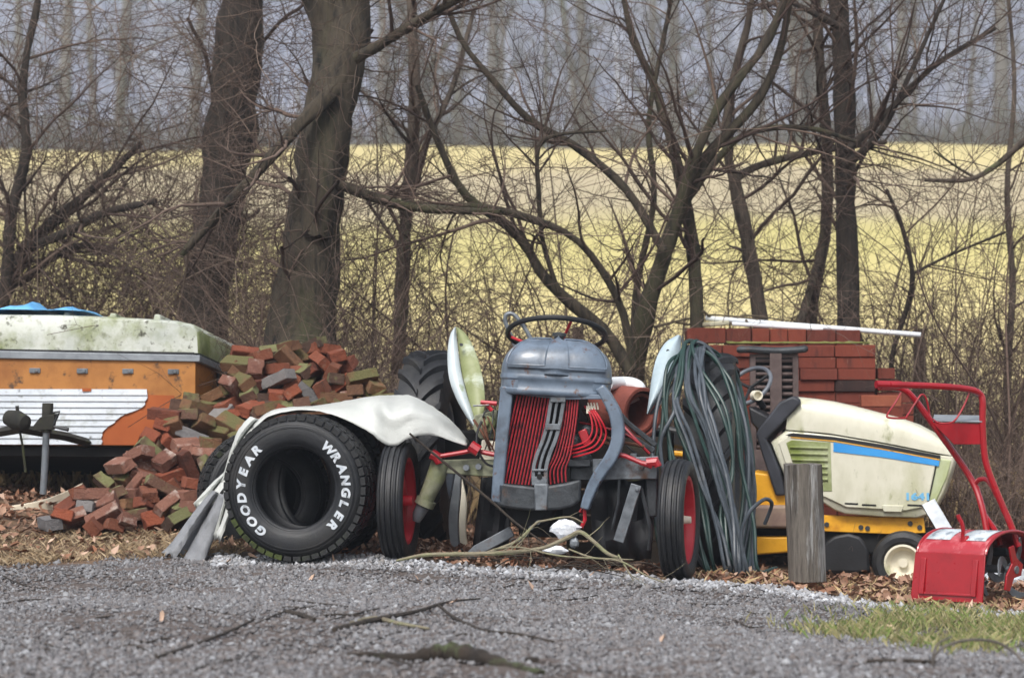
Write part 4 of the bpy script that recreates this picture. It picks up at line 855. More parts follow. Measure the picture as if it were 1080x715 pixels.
    ax.prism(TL([(462,485),(500,484),(530,485),(530,503),(500,502),(470,499),(456,497)], f0), -TF * .09); ax.build('axle_arm', M['mossy_steel'], root, bevel=.006)
    MB().prism(TL([(520,486),(692,483),(692,503),(640,507),(520,504)], f0 - .03), -TF * .07).build('axle_beam', M['dark_steel'], root, bevel=.006)
    MB().prism(TL([(625,484),(694,481),(693,505),(625,506)], f0 + .012), -TF * .03).build('axle_arm', M['steel'], root, bevel=.005)
    for px, py in ((505,492),(492,493),(631,493),(643,491),(676,492)):
        MB().lathe([(0, .02), (.018, .02), (.02, .0), (0, 0)], T(px, py, f0 + .012), TF, 10).build('axle_bolt', M['steel'], root)
    bo = MB().tube(TL([(651,472),(651,484)], f0), .016, 8).tube(TL([(668,478),(668,484)], f0), .02, 8); bo.build('axle_studs', M['steel'], root)
    MB().tube(TL([(465,488),(459,505),(452,520),(447,532)], f0 - .02), [.058, .056, .048, .045], 14).lathe([(.0, -.04), (.06, -.04), (.06, .0), (.0, .0)], T(447, 533, f0 - .02), unit(T(447,532,f0) - T(459,505,f0)), 16).build('spindle', M['mossy_steel'], root)
    MB().tube(TL([(446,534),(441,543),(439,550)], f0 - .02), [.04, .036, .022], 12).build('stub_axle', M['steel'], root)
    MB().prism(TL([(680,486),(694,486),(693,545),(682,545)], f0 - .04), -TF * .08).build('spindle', M['dark_steel'], root, bevel=.01)
    w, c, a = front_wheel(421, 528, 0, 8, root, False); MB().tube([c + a * -.02, c + a * .08], [.035, .03], 14).build('hub', M['hub_red'], w)
    w, c, a = front_wheel(716, 548, 0, 13, root, True); MB().lathe([(.0, .07), (.02, .07), (.024, .03), (.045, .02), (.05, -.03), (0, -.03)], c, a, 16).build('hub', M['cream'], w)
    # ---- steering linkage
    lk = MB().tube(TL([(456,482),(470,480),(488,477),(503,474)], .03), .013, 8).tube(TL([(496,470),(505,476)], .03), .035, 8).tube(TL([(505,476),(525,480)], .0), .014, 8).tube(TL([(455,479),(461,482),(463,489)], .03), [.034, .032, .02], 8); lk.build('drag_link', M['red'], root)
    lk = MB().tube(TL([(648,478),(660,481),(676,488),(688,491)], .05), [.016, .013, .014, .02], 8).tube(TL([(682,488),(692,487),(694,492)], .05), [.026, .03, .024], 8).tube(TL([(645,470),(650,484)], .04), .02, 8); lk.build('drag_link', M['red'], root)
    # ---- radius rods, black sheets filling the dark areas under the axle
    MB().ribbon(TL([(671,511),(665,530),(659,550),(652,571)], .02), .062, TF, .02).lathe([(0, .01), (.012, .01), (.012, 0), (0, 0)], T(672, 516, .022), TF, 10).build('radius_rod', M['steel'], root, bevel=.004)
    MB().ribbon(TL([(495,588),(503,580),(520,571),(540,560)], -.1), .065, TF, .03).build('radius_rod', M['steel'], root, bevel=.006)
    ap = []
    for j, f in enumerate((-.12, -.1, -.14, -.1, -.13)):
        ap.append([T(px + 1.5 * math.sin(j * 2 + px), 506 + j * 21 + 2 * math.sin(px * .2), f + .03 * math.sin(px * .31 + j)) for px in range(624, 696, 8)])
    MB().grid(ap).build('black_sheet', M['black'], root, solid=.012, angle=60)
    ap = []
    for j in range(5): ap.append([T(px + j * (-2.2), 503 + j * 19, -.22 + .03 * math.sin(px * .4 + j)) for px in range(508, 546, 6)])
    MB().grid(ap).build('black_sheet', M['black'], root, solid=.012, angle=60)
    MB().tube(TL([(653,506),(652,530),(645,560)], .0), .008, 6).tube(crom(TL([(676,515),(681,535),(686,560),(684,580)], -.02), 4), .012, 6).build('hanging_pipe', M['dark_steel'], root)
    # ---- steering wheel, column, lever loop
    fw = -1.05; sc = T(587, 353, fw); r_ = .302; nrm = unit(Z * math.cos(R(19)) - TF * math.sin(R(19))); v_ = unit(np.cross(nrm, TU)); 
    ring = [sc + r_ * (math.cos(t) * TU + math.sin(t) * v_) for t in np.linspace(0, 2 * math.pi, 49)[:-1]]
    sw = thing_part('steering_wheel', root); MB().tube(ring, .0165, 10, closed=True).build('rim', M['black'], sw)
    sp_ = MB(); hub = sc - nrm * .10
    for ang in (55, 175, 295): 
        e = sc + r_ * (math.cos(R(ang)) * TU + math.sin(R(ang)) * v_); sp_.tube(crom([hub, hub + (e - hub) * .45 - nrm * .015, e], 5), .009, 7)
    sp_.build('spokes', M['hub_red'], sw); MB().lathe([(0, .03), (.03, .03), (.04, 0), (.02, -.04), (0, -.04)], hub, nrm, 16).build('hub', M['black'], sw)
    MB().tube([hub, hub - nrm * .35], .02, 10).build('steering_column', M['dark_steel'], root)
    MB().tube(crom(TL([(566,372),(557,352),(547,337),(540,331),(534,332),(533,339),(538,352),(545,368)], -1.3), 4), .0135, 8).build('lever_loop', M['steel'], root)
    MB().box(T(590, 440, -1.5), (.35, .9, .35), (TU, TF, Z)).box(T(588, 470, -1.75), (1.5, .2, .2), (TU, TF, Z)).build('gearbox', M['shadow_black'], root, bevel=.02)
    MB().loft([[T(587, 395, -1.9) + TU * .2 * math.cos(t) * k + TF * .18 * math.sin(t) * k + Z * dz for t in np.linspace(0, 6.28, 21)[:-1]] for k, dz in ((.6, 0), (1, .02), (1.05, .08), (.95, .1), (.8, .05))]).build('seat', M['ford_grey'], root)
    # ---- rear wheels
    for px, pyt, fx in ((455, 369, -1.75), (752, 372, -1.62)):
        top = T(px, pyt, fx); gz = GP(top[0], top[1]); Rr = (top[2] - gz + .04) / 2; c = A(top[0], top[1], gz - .04 + Rr); h = .15; w = thing_part('rear_wheel', root)
        MB().lathe([(.33, -.8 * h), (.36, -h), (.46, -1.08 * h), (.53, -h), (Rr - .05, -.92 * h), (Rr - .032, -.5 * h), (Rr - .028, 0), (Rr - .032, .5 * h), (Rr - .05, .92 * h), (.53, h), (.46, 1.08 * h), (.36, h), (.33, .8 * h)], c, TU, 72, True).build('tyre', M['rubber'], w, angle=45)
        lg = MB(); nl = 20
        for s in (1, -1):
            for i in range(nl):
                th0 = 2 * math.pi * (i + (.5 if s > 0 else 0)) / nl; sec = []
                for k in range(7):
                    q = k / 6; th = th0 + .34 * q ** .8; hh = s * h * (.02 + 1.0 * q); rb = Rr - .034 - .02 * q ** 4; rt = Rr + .0 - .03 * q ** 4; wd = .05 + .02 * q
                    rd = lambda t, r: c + TU * hh + (math.cos(t) * TF + math.sin(t) * Z) * r
                    sec.append([rd(th - wd, rb), rd(th - wd * .55, rt), rd(th + wd * .55, rt), rd(th + wd, rb)])
                lg.loft(sec)
        lg.build('lugs', M['rubber'], w, angle=40)
        MB().lathe([(.34, -.11), (.31, -.1), (.29, -.03), (.29, .03), (.31, .1), (.34, .11), (.325, .1), (.305, .05), (.1, .04), (.1, .02), (.27, .0), (.305, -.05)], c, TU, 48, True).build('rim', M['alu'], w)
    # ---- fenders: tapering curved mudguards over the inner rear wheels
    fmL = mat('mossy_white_fender', [S(180,192,196), S(200,208,210)], 4, .45, 0, .04, 30, spots=[(S(140,150,96), 3.5, .52, .72), (S(120,134,70), 7, .6, .75)])
    fmG = mat('moss_green_fender_edge', [S(112,120,72), S(150,156,116)], 5, .5, spots=[(S(190,198,186), 3.5, .5, .66), (S(104,116,60), 6, .58, .74)])
    fmR = mat('pale_blue_white_fender', [S(156,174,182), S(180,196,204)], 4, .45, 0, .04, 30, spots=[(S(160,176,178), 3, .55, .75)])
    def fender(left, right, f, m, hole, bolt, depth, bulge):
        n = 18; l = res(crom(np.array([[x, y, 0] for x, y in left]), 6), n); r = res(crom(np.array([[x, y, 0] for x, y in right]), 6), n); front, sec = [], []
        for i in range(n):
            q = i / (n - 1); ff = f - depth * q ** 1.3
            row = []
            for k in range(9):
                s = k / 8; x = l[i, 0] + (r[i, 0] - l[i, 0]) * s; y = l[i, 1] + (r[i, 1] - l[i, 1]) * s
                row.append(T(x, y, ff + bulge * math.sin(math.pi * s)))
            back = [p - TF * .02 for p in row[::-1]]; sec.append(row + back)
        fd = MB().loft(sec).build('fender', m, root, angle=50)
        c = T(*hole, f - depth * .75 + bulge); MB().lathe([(0, .012), (.01, .012), (.01, -.02), (0, -.02)], c, TF, 10).build('fender_bolt', M['dark_steel'], fd)
        return fd
    fender([(503,455),(492,440),(480,418),(473,395),(472,370),(475,352),(479.5,345)], [(503.5,456),(499,438),(492,416),(486,392),(483,370),(481,354),(480.5,345)], -1.05, fmL, (486.5, 363.5), (503,412), .34, .03)
    fender([(503.6,456),(499.5,438),(493,416),(487,392),(484,370),(482,354),(481,345)], [(505,455),(510,436),(511,414),(507,390),(499,366),(490,351),(482,345)], -1.06, fmG, (500, 418), (503,412), .40, .02)
    fender([(682,436),(685,415),(688,395),(693,376),(702,361),(715,353)], [(683.5,437),(692,424),(703,410),(713,393),(717.5,372),(718,354)], -1.05, fmR, (704.5, 370), (0,0), .36, .05)
    fender([(684,437),(693,425),(704,411),(714,394),(718.5,373),(719,354)], [(688,437),(698,425),(709,412),(717,396),(721,374),(720.5,354.5)], -1.09, M['dark_steel'], (718, 390), (0,0), .36, .0)
    MB().ribbon(crom(TL([(484,492),(481,520),(478,548),(480,575),(487,583)], -.95), 4), [.03 + .03 * math.sin(3.14 * k / 16) for k in range(17)], TF, .05).build('fender_stay', M['alu'], root, bevel=.006)
    MB().ribbon(crom(TL([(483,505),(488,530),(487,560),(490,585)], -1.15), 4), .05, TF, .03).build('fender_stay', M['cream'], root, bevel=.006)
tractor()

# ================================================================== HOSES SLUNG OVER THE RIGHT REAR WHEEL
def hoses():
    hm = {'green': mat('dark_green_hose', [S(18,36,33), S(36,62,58), S(24,46,42)], 5, .42, spots=[(S(96,110,106), 6, .62, .8)]), 'grey': mat('slate_grey_hose', [S(40,46,53), S(70,78,86), S(50,57,64)], 5, .45, spots=[(S(120,120,120), 6, .6, .8)])}
    def strand(lst): return lst
    r = random.Random(8)
    def coil(loops, j):
        """one continuous hose: down the front, across the bottom, up the far side and over the wheel again"""
        pts = []
        for k, (front, back) in enumerate(loops):
            for (px, py, Y) in front + back: pts.append(P(px + r.uniform(-j, j), py + r.uniform(-j, j), Y + r.uniform(-.02, .02)))
        return crom(pts, 7)
    up = lambda x: [(min(806, x + 8), 598, 16.2), (792, 520, 16.35), (786, 450, 16.4), (770, 392, 16.45), (748, 372, 16.35)]
    gl = [([(728,366,16.05),(702,390,15.8),(694,450,15.65),(690,510,15.6),(700,580,15.5),(725,607,15.45)], [(765,600,15.6),(786,540,15.75),(786,470,15.85),(772,410,15.9),(752,377,16.0)]),
          ([(732,363,16.0),(722,400,15.75),(735,440,15.6),(752,490,15.5),(768,545,15.45),(784,600,15.4)], up(784)),
          ([(726,362,16.0),(716,395,15.75),(712,440,15.62),(728,490,15.52),(742,540,15.45),(756,603,15.38)], up(770)),
          ([(734,366,15.98),(740,392,15.75),(762,430,15.6),(770,490,15.5),(764,540,15.45),(772,600,15.4)], up(775)),
          ([(724,368,16.0),(704,410,15.75),(703,460,15.6),(716,510,15.5),(738,560,15.42),(752,606,15.36)], up(760)),
          ([(738,368,16.02),(755,384,15.85),(775,430,15.7),(784,490,15.62),(792,550,15.55),(800,604,15.45)], [(815,600,15.6)])]
    yl = [([(722,372,15.98),(700,420,15.7),(692,470,15.6),(688,520,15.55),(694,580,15.5),(712,606,15.42)], [(745,606,15.5),(780,590,15.62),(790,520,15.75),(788,450,15.88),(772,400,15.95),(745,368,16.0)]),
          ([(728,370,15.96),(726,410,15.68),(742,455,15.55),(758,505,15.46),(770,555,15.4),(778,604,15.34)], up(778)),
          ([(735,368,15.94),(738,405,15.66),(752,455,15.52),(768,505,15.44),(776,555,15.38),(786,606,15.32)], up(786)),
          ([(720,374,15.96),(712,420,15.66),(728,465,15.53),(744,515,15.45),(760,565,15.38),(770,606,15.32)], up(772)),
          ([(742,370,15.95),(742,412,15.62),(750,450,15.5),(764,495,15.43),(772,550,15.37),(780,607,15.31)], up(781)),
          ([(724,376,15.95),(708,430,15.64),(701,470,15.56),(706,520,15.5),(728,570,15.42),(745,606,15.36)], [(770,608,15.3),(786,600,15.28)]),
          ([(783,560,15.3),(786,545,15.28),(794,530,15.28),(804,525,15.3),(811,530,15.34),(809,545,15.4),(803,556,15.44)], [])]
    g3 = gl[:-1]; e = gl[-1]
    tag(MB().tube(coil(gl[:5] + gl[1:5] + gl[5:], 4.5), .0112, 8).build('garden_hose', hm['green'], None), 'dark green garden hose coiled over the right rear tractor wheel', 'hose')
    tag(MB().tube(coil(yl[:5] + yl[1:5] + yl[1:3] + yl[5:], 4.5), .0118, 8).build('garden_hose', hm['grey'], None), 'slate grey garden hose slung in loops with one small loop standing up', 'hose')
hoses()

# ---- white elbow pipe and clay drain tiles behind the tractor
def pipes_behind():
    wp = mat('white_plastic_pipe', [S(216,222,226), S(236,240,242)], 5, .4, spots=[(S(170,176,160), 3, .62, .8)])
    Y = 16.55
    tag(MB().tube(crom([P(640,405,Y - .2), P(655,404,Y), P(667,405,Y), P(674,409,Y), P(672,415,Y - .05), P(660,421,Y - .1), P(644,429,Y - .2)], 6), .042, 14).build('drain_pipe', wp, None), 'white plastic pipe bend above the clay drain tile', 'pipe')
    tc = mat('terracotta', [S(108,54,45), S(136,74,62), S(120,62,52)], 6, .85, 0, .3, 40, spots=[(S(120,110,70), 4, .65, .8)])
    c = P(678, 436, 16.35); ax = unit(A(.62, -.75, -.06)); k = .165
    for r0, r1, dl in ((.165, .142, 0), (.13, .108, .02)):
        sec = []
        for h in (-.48, -.46, -.02, 0): sec.append((r1, h)); 
        prof = [(r1, -.5), (r0, -.5), (r0, -.004), (r0 - .004, 0), (r1, 0)]
        mb = MB().lathe(prof, c - ax * dl, ax, 40, True); o = mb.build('drain_tile', tc, None)
        tag(o, 'large rusty clay drain tile lying behind the tractor hood' if r0 > .15 else 'smaller clay drain tile nested inside the large one', 'drain tile')
    b = c - ax * .25; gz = GP(b[0], b[1]); pm = mat('dark_timber', [S(44,38,32), S(70,60,50)], 4, .9, stretch=(1, 5, 5), bump=.3, spots=[(S(66,84,40), 4, .58, .72)])
    root = thing('wooden_crate', A(b[0], b[1], gz), 'dark mossy wooden crate under the clay drain tiles', 'crate'); H = b[2] - .165 - gz
    for i in range(5): MB().box(A(b[0], b[1] - .24, gz + H * (i + .5) / 5), (.62, .02, H / 5 - .012)).build('slat', pm, root, bevel=.003)
    for sx in (-.29, .29):
        for sy in (-.21, .21): MB().box(A(b[0] + sx, b[1] + sy, gz + H / 2), (.05, .05, H)).build('corner_post', pm, root, bevel=.003)
    MB().box(A(b[0], b[1], gz + H - .01), (.6, .44, .02)).build('lid', pm, root, bevel=.003)
pipes_behind()
# ================================================================== CREAM AND YELLOW GARDEN TRACTOR
cb = R(-12); CE = A(math.cos(cb), math.sin(cb), 0); CN = A(math.sin(cb), -math.cos(cb), 0)
CO = P(952, 592, 17.1); CO[2] = GP(CO[0], CO[1])
def Cq(px, py, l=0): return on_plane(px, py, CO + CN * l, CN)
def garden_tractor():
    root = thing('garden_tractor', CO - CE * .4 - CN * .4, 'cream garden tractor with yellow frame, blue hood stripe and algae stains', 'garden tractor')
    hm = mat('algae_stained_cream_hood', [S(190,188,166), S(210,208,190), S(198,196,176)], 4, .42, 0, .03, 20, spots=[(S(156,158,112), 2.2, .52, .76), (S(120,124,74), 9, .6, .76), (S(70,68,52), 30, .64, .76)], stretch=(1, 1, .5), coat=.15)
    gm = mat('heavy_algae_hood', [S(176,186,150), S(196,202,176)], 4, .5, spots=[(S(150,160,92), 2.2, .46, .72), (S(150,158,90), 6, .5, .7)], stretch=(1, 1, .5))
    L0, L1 = -.17, -.66; lc = (L0 + L1) / 2
    # upper hood: rounded across, running from dash to nose
    top = [(836,418.5),(845,419),(860,420.5),(880,423.5),(900,428),(925,434.5),(950,441),(970,448),(985,456),(996,464),(1003,471.5),(1006.5,478)]
    div = lambda x: np.interp(x, [829,870,930,990,1008], [453.5,456.5,466.5,478.5,481.5])
    secs = []
    for k, (x, y) in enumerate(top):
        xb = x - 7 + 7 * k / 11; d = div(xb) - .4; bt = Cq(xb, d, L0); tp = Cq(x, y, lc); H = tp[2] - bt[2]; sq = 1 if k < 8 else (1, .97, .9, .8)[k - 8]
        row = []
        for s, h in ((1, 0), (1, .3), (.985, .55), (.94, .76), (.84, .9), (.65, .975), (.35, 1), (0, 1), (-.35, 1), (-.65, .975), (-.84, .9), (-.94, .76), (-.985, .55), (-1, .3), (-1, 0)):
            w = (L0 - L1) / 2 * sq; row.append(bt + CN * (lc - L0 + s * w) + (CE * np.dot(tp - bt, CE)) * h + Z * H * h)
        secs.append(row)
    MB().loft(secs).build('hood', hm, root, angle=45)
    # side panels and nose: one shell below the hood line
    side = [(813,466),(829,454),(850,455.5),(880,458.8),(930,467.5),(990,479.5),(1006,481.5),(1007,486),(1003,500),(996,520),(987,537),(978,543),(968,546),(930,545),(892,542),(880,538),(868,530),(845,521),(829,506),(820,485)]
    p0 = [Cq(*q, L0 - .02) for q in side]; cen = np.mean(p0, 0); dd = -CN * (L0 - L1)
    sl = lambda k, d: [cen + (q - cen) * k + dd * d + CN * .02 for q in p0]
    MB().loft([sl(.965, .0), sl(.985, .012), sl(1, .05), sl(1, .95), sl(.985, .988), sl(.965, 1)]).build('side_panel', hm, root, angle=50)
    pn = [(821,467),(832,458.5),(880,462.5),(930,471),(988,482.5),(978,534),(955,538.5),(893,535),(872,525),(848,516),(833,502)]
    MB().prism([Cq(*q, L0 + .016) for q in pn], -CN * .02).build('inner_panel', hm, root, bevel=.006)
    nose = [(989,483),(1003.5,485.5),(999,503),(985,534),(978,538),(974,538)]
    MB().prism([Cq(*q, L0 + .010) for q in nose], -CN * .02).build('nose_panel', gm, root, bevel=.008)
    MB().ribbon([Cq(*q, L0 + .0175) for q in ((989,483),(985.5,500),(980,525),(976,537))], .007, CN, .004).build('panel_gap', M['shadow_black'], root)
    st = [(828,458.5),(836,456.5),(880,460.5),(930,468.5),(992,480.5),(992,484),(930,472.5),(880,464.2),(836,460.3)]
    MB().prism([Cq(*q, L0 + .021) for q in st], -CN * .004).build('black_stripe', M['black'], root)
    MB().prism([Cq(*q, L0 + .022) for q in ((834,460.6),(880,464.6),(930,473),(991,484.3),(991,485.4),(930,474),(880,465.6),(834,461.4))], -CN * .004).build('gold_pinstripe', M['yellow'], root)
    blue = mat('blue_vinyl_stripe', [S(38,132,204), S(62,154,220)], 4, .4, spots=[(S(120,170,200), 6, .66, .8)])
    MB().prism([Cq(*q, L0 + .021) for q in ((879,466.6),(930,474.2),(991,485.8),(990,491.5),(930,482),(879,476.2))], -CN * .004).build('blue_stripe', blue, root)
    # vent panel with louvres
    vg = mat('mossy_vent', [S(150,156,120), S(178,184,150)], 5, .6, spots=[(S(112,124,56), 4, .42, .62)])
    vb = [(829,467),(835,464),(876,466.5),(877.5,518),(868,518),(866,506),(840,500)]
    vp = thing_part('vent_panel', root); MB().prism([Cq(*q, L0 + .020) for q in vb], -CN * .006).build('vent_plate', vg, vp, bevel=.004)
    lv = MB()
    for i in range(6):
        y = 470 + i * 6.6; a, b = Cq(833 + i * 1.2, y, L0 + .021), Cq(873, y + 1.2, L0 + .021); lv.loft([[p, p + CN * .012 - Z * .006, p + CN * .012 - Z * .012, p - Z * .022] for p in (a, b)])
    lv.build('louvres', vg, vp)
    sl_ = MB()
    for x0, x1, y in ((891,905,530.8), (909,924,532.2), (957,973,532.5)): sl_.ribbon([Cq(x0, y, L0 + .018), Cq(x1, y + .6, L0 + .018)], .012, CN, .004)
    sl_.build('slots', M['shadow_black'], root); MB().prism([Cq(*q, L0 + .024) for q in ((930,532.5),(953,533),(951,540),(932,539.5))], -CN * .02).build('latch', hm, root, bevel=.004)
    num = MB(); v, f = text_mesh('1641', .045); x0, x1 = v[:, 0].min(), v[:, 0].max(); hgt = v[:, 1].max() - v[:, 1].min(); c0 = Cq(968, 527.5, L0 + .020); ww = np.linalg.norm(Cq(980, 527, L0) - Cq(956, 527, L0)); hh = .052
    num.add([c0 + CE * ((p[0] - (x0 + x1) / 2) / (x1 - x0) * ww) + Z * ((p[1] - v[:, 1].min()) / hgt * hh) for p in v], f); num.build('model_number', mat('pale_blue_lettering', [S(96,168,210), S(124,186,220)], 8, .5), root)
    # dash, cowl and steering wheel
    dk = mat('black_dash_plastic', [S(36,38,44), S(58,60,68)], 6, .5, 0, .1, 60)
    dash = [(836,417.5),(843,421),(844.5,426),(808,463),(812,470),(822,495),(829,522),(818,523),(803,478),(797,458),(800,452),(822,424)]
    MB().prism([Cq(*q, L0 + .03) for q in dash], -CN * (L0 - L1 + .06)).build('dash_cowl', dk, root, bevel=.014, seg=3)
    MB().prism([Cq(*q, L0 - .1) for q in ((828,421),(838,423),(818,448),(806,455),(803,448))], -CN * .3).build('instrument_panel', M['black'], root, bevel=.012)
    MB().prism([Cq(*q, L0 - .05) for q in ((789,428),(812,440),(812,452),(800,455),(792,446))], -CN * .36).build('steering_tower', M['black'], root, bevel=.015)
    c = Cq(790, 407, lc); nr = unit(Z * .62 - CE * .35 + CN * .62); u_ = unit(np.cross(nr, CN)); v_ = np.cross(nr, u_); sw = thing_part('steering_wheel', root)
    MB().tube([c + .165 * (math.cos(t) * u_ + math.sin(t) * v_) for t in np.linspace(0, 2 * math.pi, 33)[:-1]], .0145, 8, closed=True).build('rim', mat('grey_wheel_rim', [S(78,82,90), S(112,118,126)], 6, .5), sw)
    sp_ = MB()
    for a in (0, 120, 240): sp_.tube([c - nr * .02, c + .16 * (math.cos(R(a)) * u_ + math.sin(R(a)) * v_)], .011, 6)
    sp_.build('spokes', M['black'], sw); MB().tube([c - nr * .02, c - nr * .22], .024, 10).build('steering_column', M['black'], root)
    MB().lathe([(.019, -.02), (.034, -.02), (.034, .05), (.026, .05), (.026, .01), (0, .01)], Cq(797, 417, L0 - .1), unit(CN + CE * .5), 16).build('lamp_socket', M['cream'], root)
    # yellow frame, footrest, rear fender
    MB().prism([Cq(*q, L0 - .06) for q in ((862,543),(974,546),(976,562),(935,563),(862,560))], -CN * .05).prism([Cq(*q, L0 - .38) for q in ((862,543),(974,546),(976,562),(862,560))], -CN * .05).build('frame_rail', M['yellow'], root, bevel=.005)
    for x, y in ((872,553),(908,556),(915,557),(960,552),(970,556)): MB().lathe([(0, .01), (.016, .01), (.018, 0), (0, 0)], Cq(x, y, L0 - .06), CN, 8).build('frame_bolt', M['dark_steel'], root)
    MB().prism([Cq(*q, L0 - .02) for q in ((790,497),(812,500),(830,520),(834,543),(790,543))], -CN * .45).prism([Cq(*q, L0 + .05) for q in ((787,566),(835,566),(835,582),(787,586))], -CN * .55).build('pedestal', M['yellow'], root, bevel=.012)
    fr_ = mat('muddy_footrest', [S(128,104,94), S(150,128,112), S(116,110,84)], 5, .7, spots=[(S(120,120,70), 4, .55, .75)])
    MB().prism([Cq(*q, L0 + .10) for q in ((770,533),(838,533),(840,557),(770,557))], -CN * .6).build('footrest', fr_, root, bevel=.02)
    MB().prism([Cq(*q, L0 - .1) for q in ((790,556),(985,558),(985,585),(860,585),(790,588))], -CN * .3).build('chassis', M['shadow_black'], root, bevel=.02)
    MB().loft([[Cq(px, py, l) for l in (L0 + .02, L0 - .25, L0 - .6)] + [Cq(px, py + 6, l) for l in (L0 - .6, L0 - .25, L0 + .02)] for px, py in ((652,478),(668,474),(700,474),(740,478),(768,490))]).build('rear_fender', M['yellow'], root, bevel=.01)
    MB().loft([[Cq(px, py, l) for l in (L0 - .05, L0 - .3, L0 - .55)] + [Cq(px, py + 22, l) for l in (L0 - .55, L0 - .3, L0 - .05)] for px, py in ((668,466),(690,446),(740,456),(752,474))]).build('seat', M['black'], root, bevel=.02)
    def wheel(c, r, w, rimr, rim_m):
        wp = thing_part('wheel', root); h = w / 2
        MB().lathe([(rimr, -h * .8), (rimr + .02, -h), (r * .82, -h * 1.02), (r * .95, -h * .8), (r, -h * .35), (r * 1.005, 0), (r, h * .35), (r * .95, h * .8), (r * .82, h * 1.02), (rimr + .02, h), (rimr, h * .8)], c, CN, 48, True).build('tyre', M['rubber'], wp)
        MB().lathe([(rimr + .002, h * .86), (rimr - .012, h * .9), (rimr - .02, h * .7), (rimr - .032, h * .5), (rimr - .04, h * .2), (rimr * .5, h * .1), (.03, h * .14), (.03, h * .5), (0, h * .5), (0, -h * .2), (rimr, -h * .2)], c, CN, 36).build('rim', rim_m, wp)
    rimm = mat('mossy_cream_rim', [S(212,206,186), S(228,222,200)], 6, .5, spots=[(S(150,150,100), 5, .58, .75)])
    wheel(Cq(953, 593, 0), .208, .18, .122, rimm); wheel(Cq(953, 593, 0) - CN * .82, .208, .18, .122, rimm)
    dk_ = [(862,604),(863,585),(870,572),(880,565),(895,562),(908,566),(916,578),(918,604)]
    MB().loft([[Cq(*q_, l) for q_ in dk_] for l in (-.12, -.14, -.6, -.62)]).build('mower_deck', M['black'], root, bevel=.03, seg=3)
    for l in (.0, -.85):
        c = Cq(953, 593, 0) - CE * 1.27 + CN * l; c[2] = GP(c[0], c[1]) + .28; wheel(c, .29, .24, .15, rimm)
    MB().ribbon([Cq(868, 579, -.28), Cq(890, 585, -.28), Cq(912, 597, -.28)], .07, CN, .05).build('axle_link', M['yellow'], root, bevel=.006)
    MB().tube([Cq(953, 590, -.02), Cq(953, 588, -.4) , Cq(953, 593, 0) - CN * .8], .03, 8).build('front_axle', M['yellow'], root)
garden_tractor()

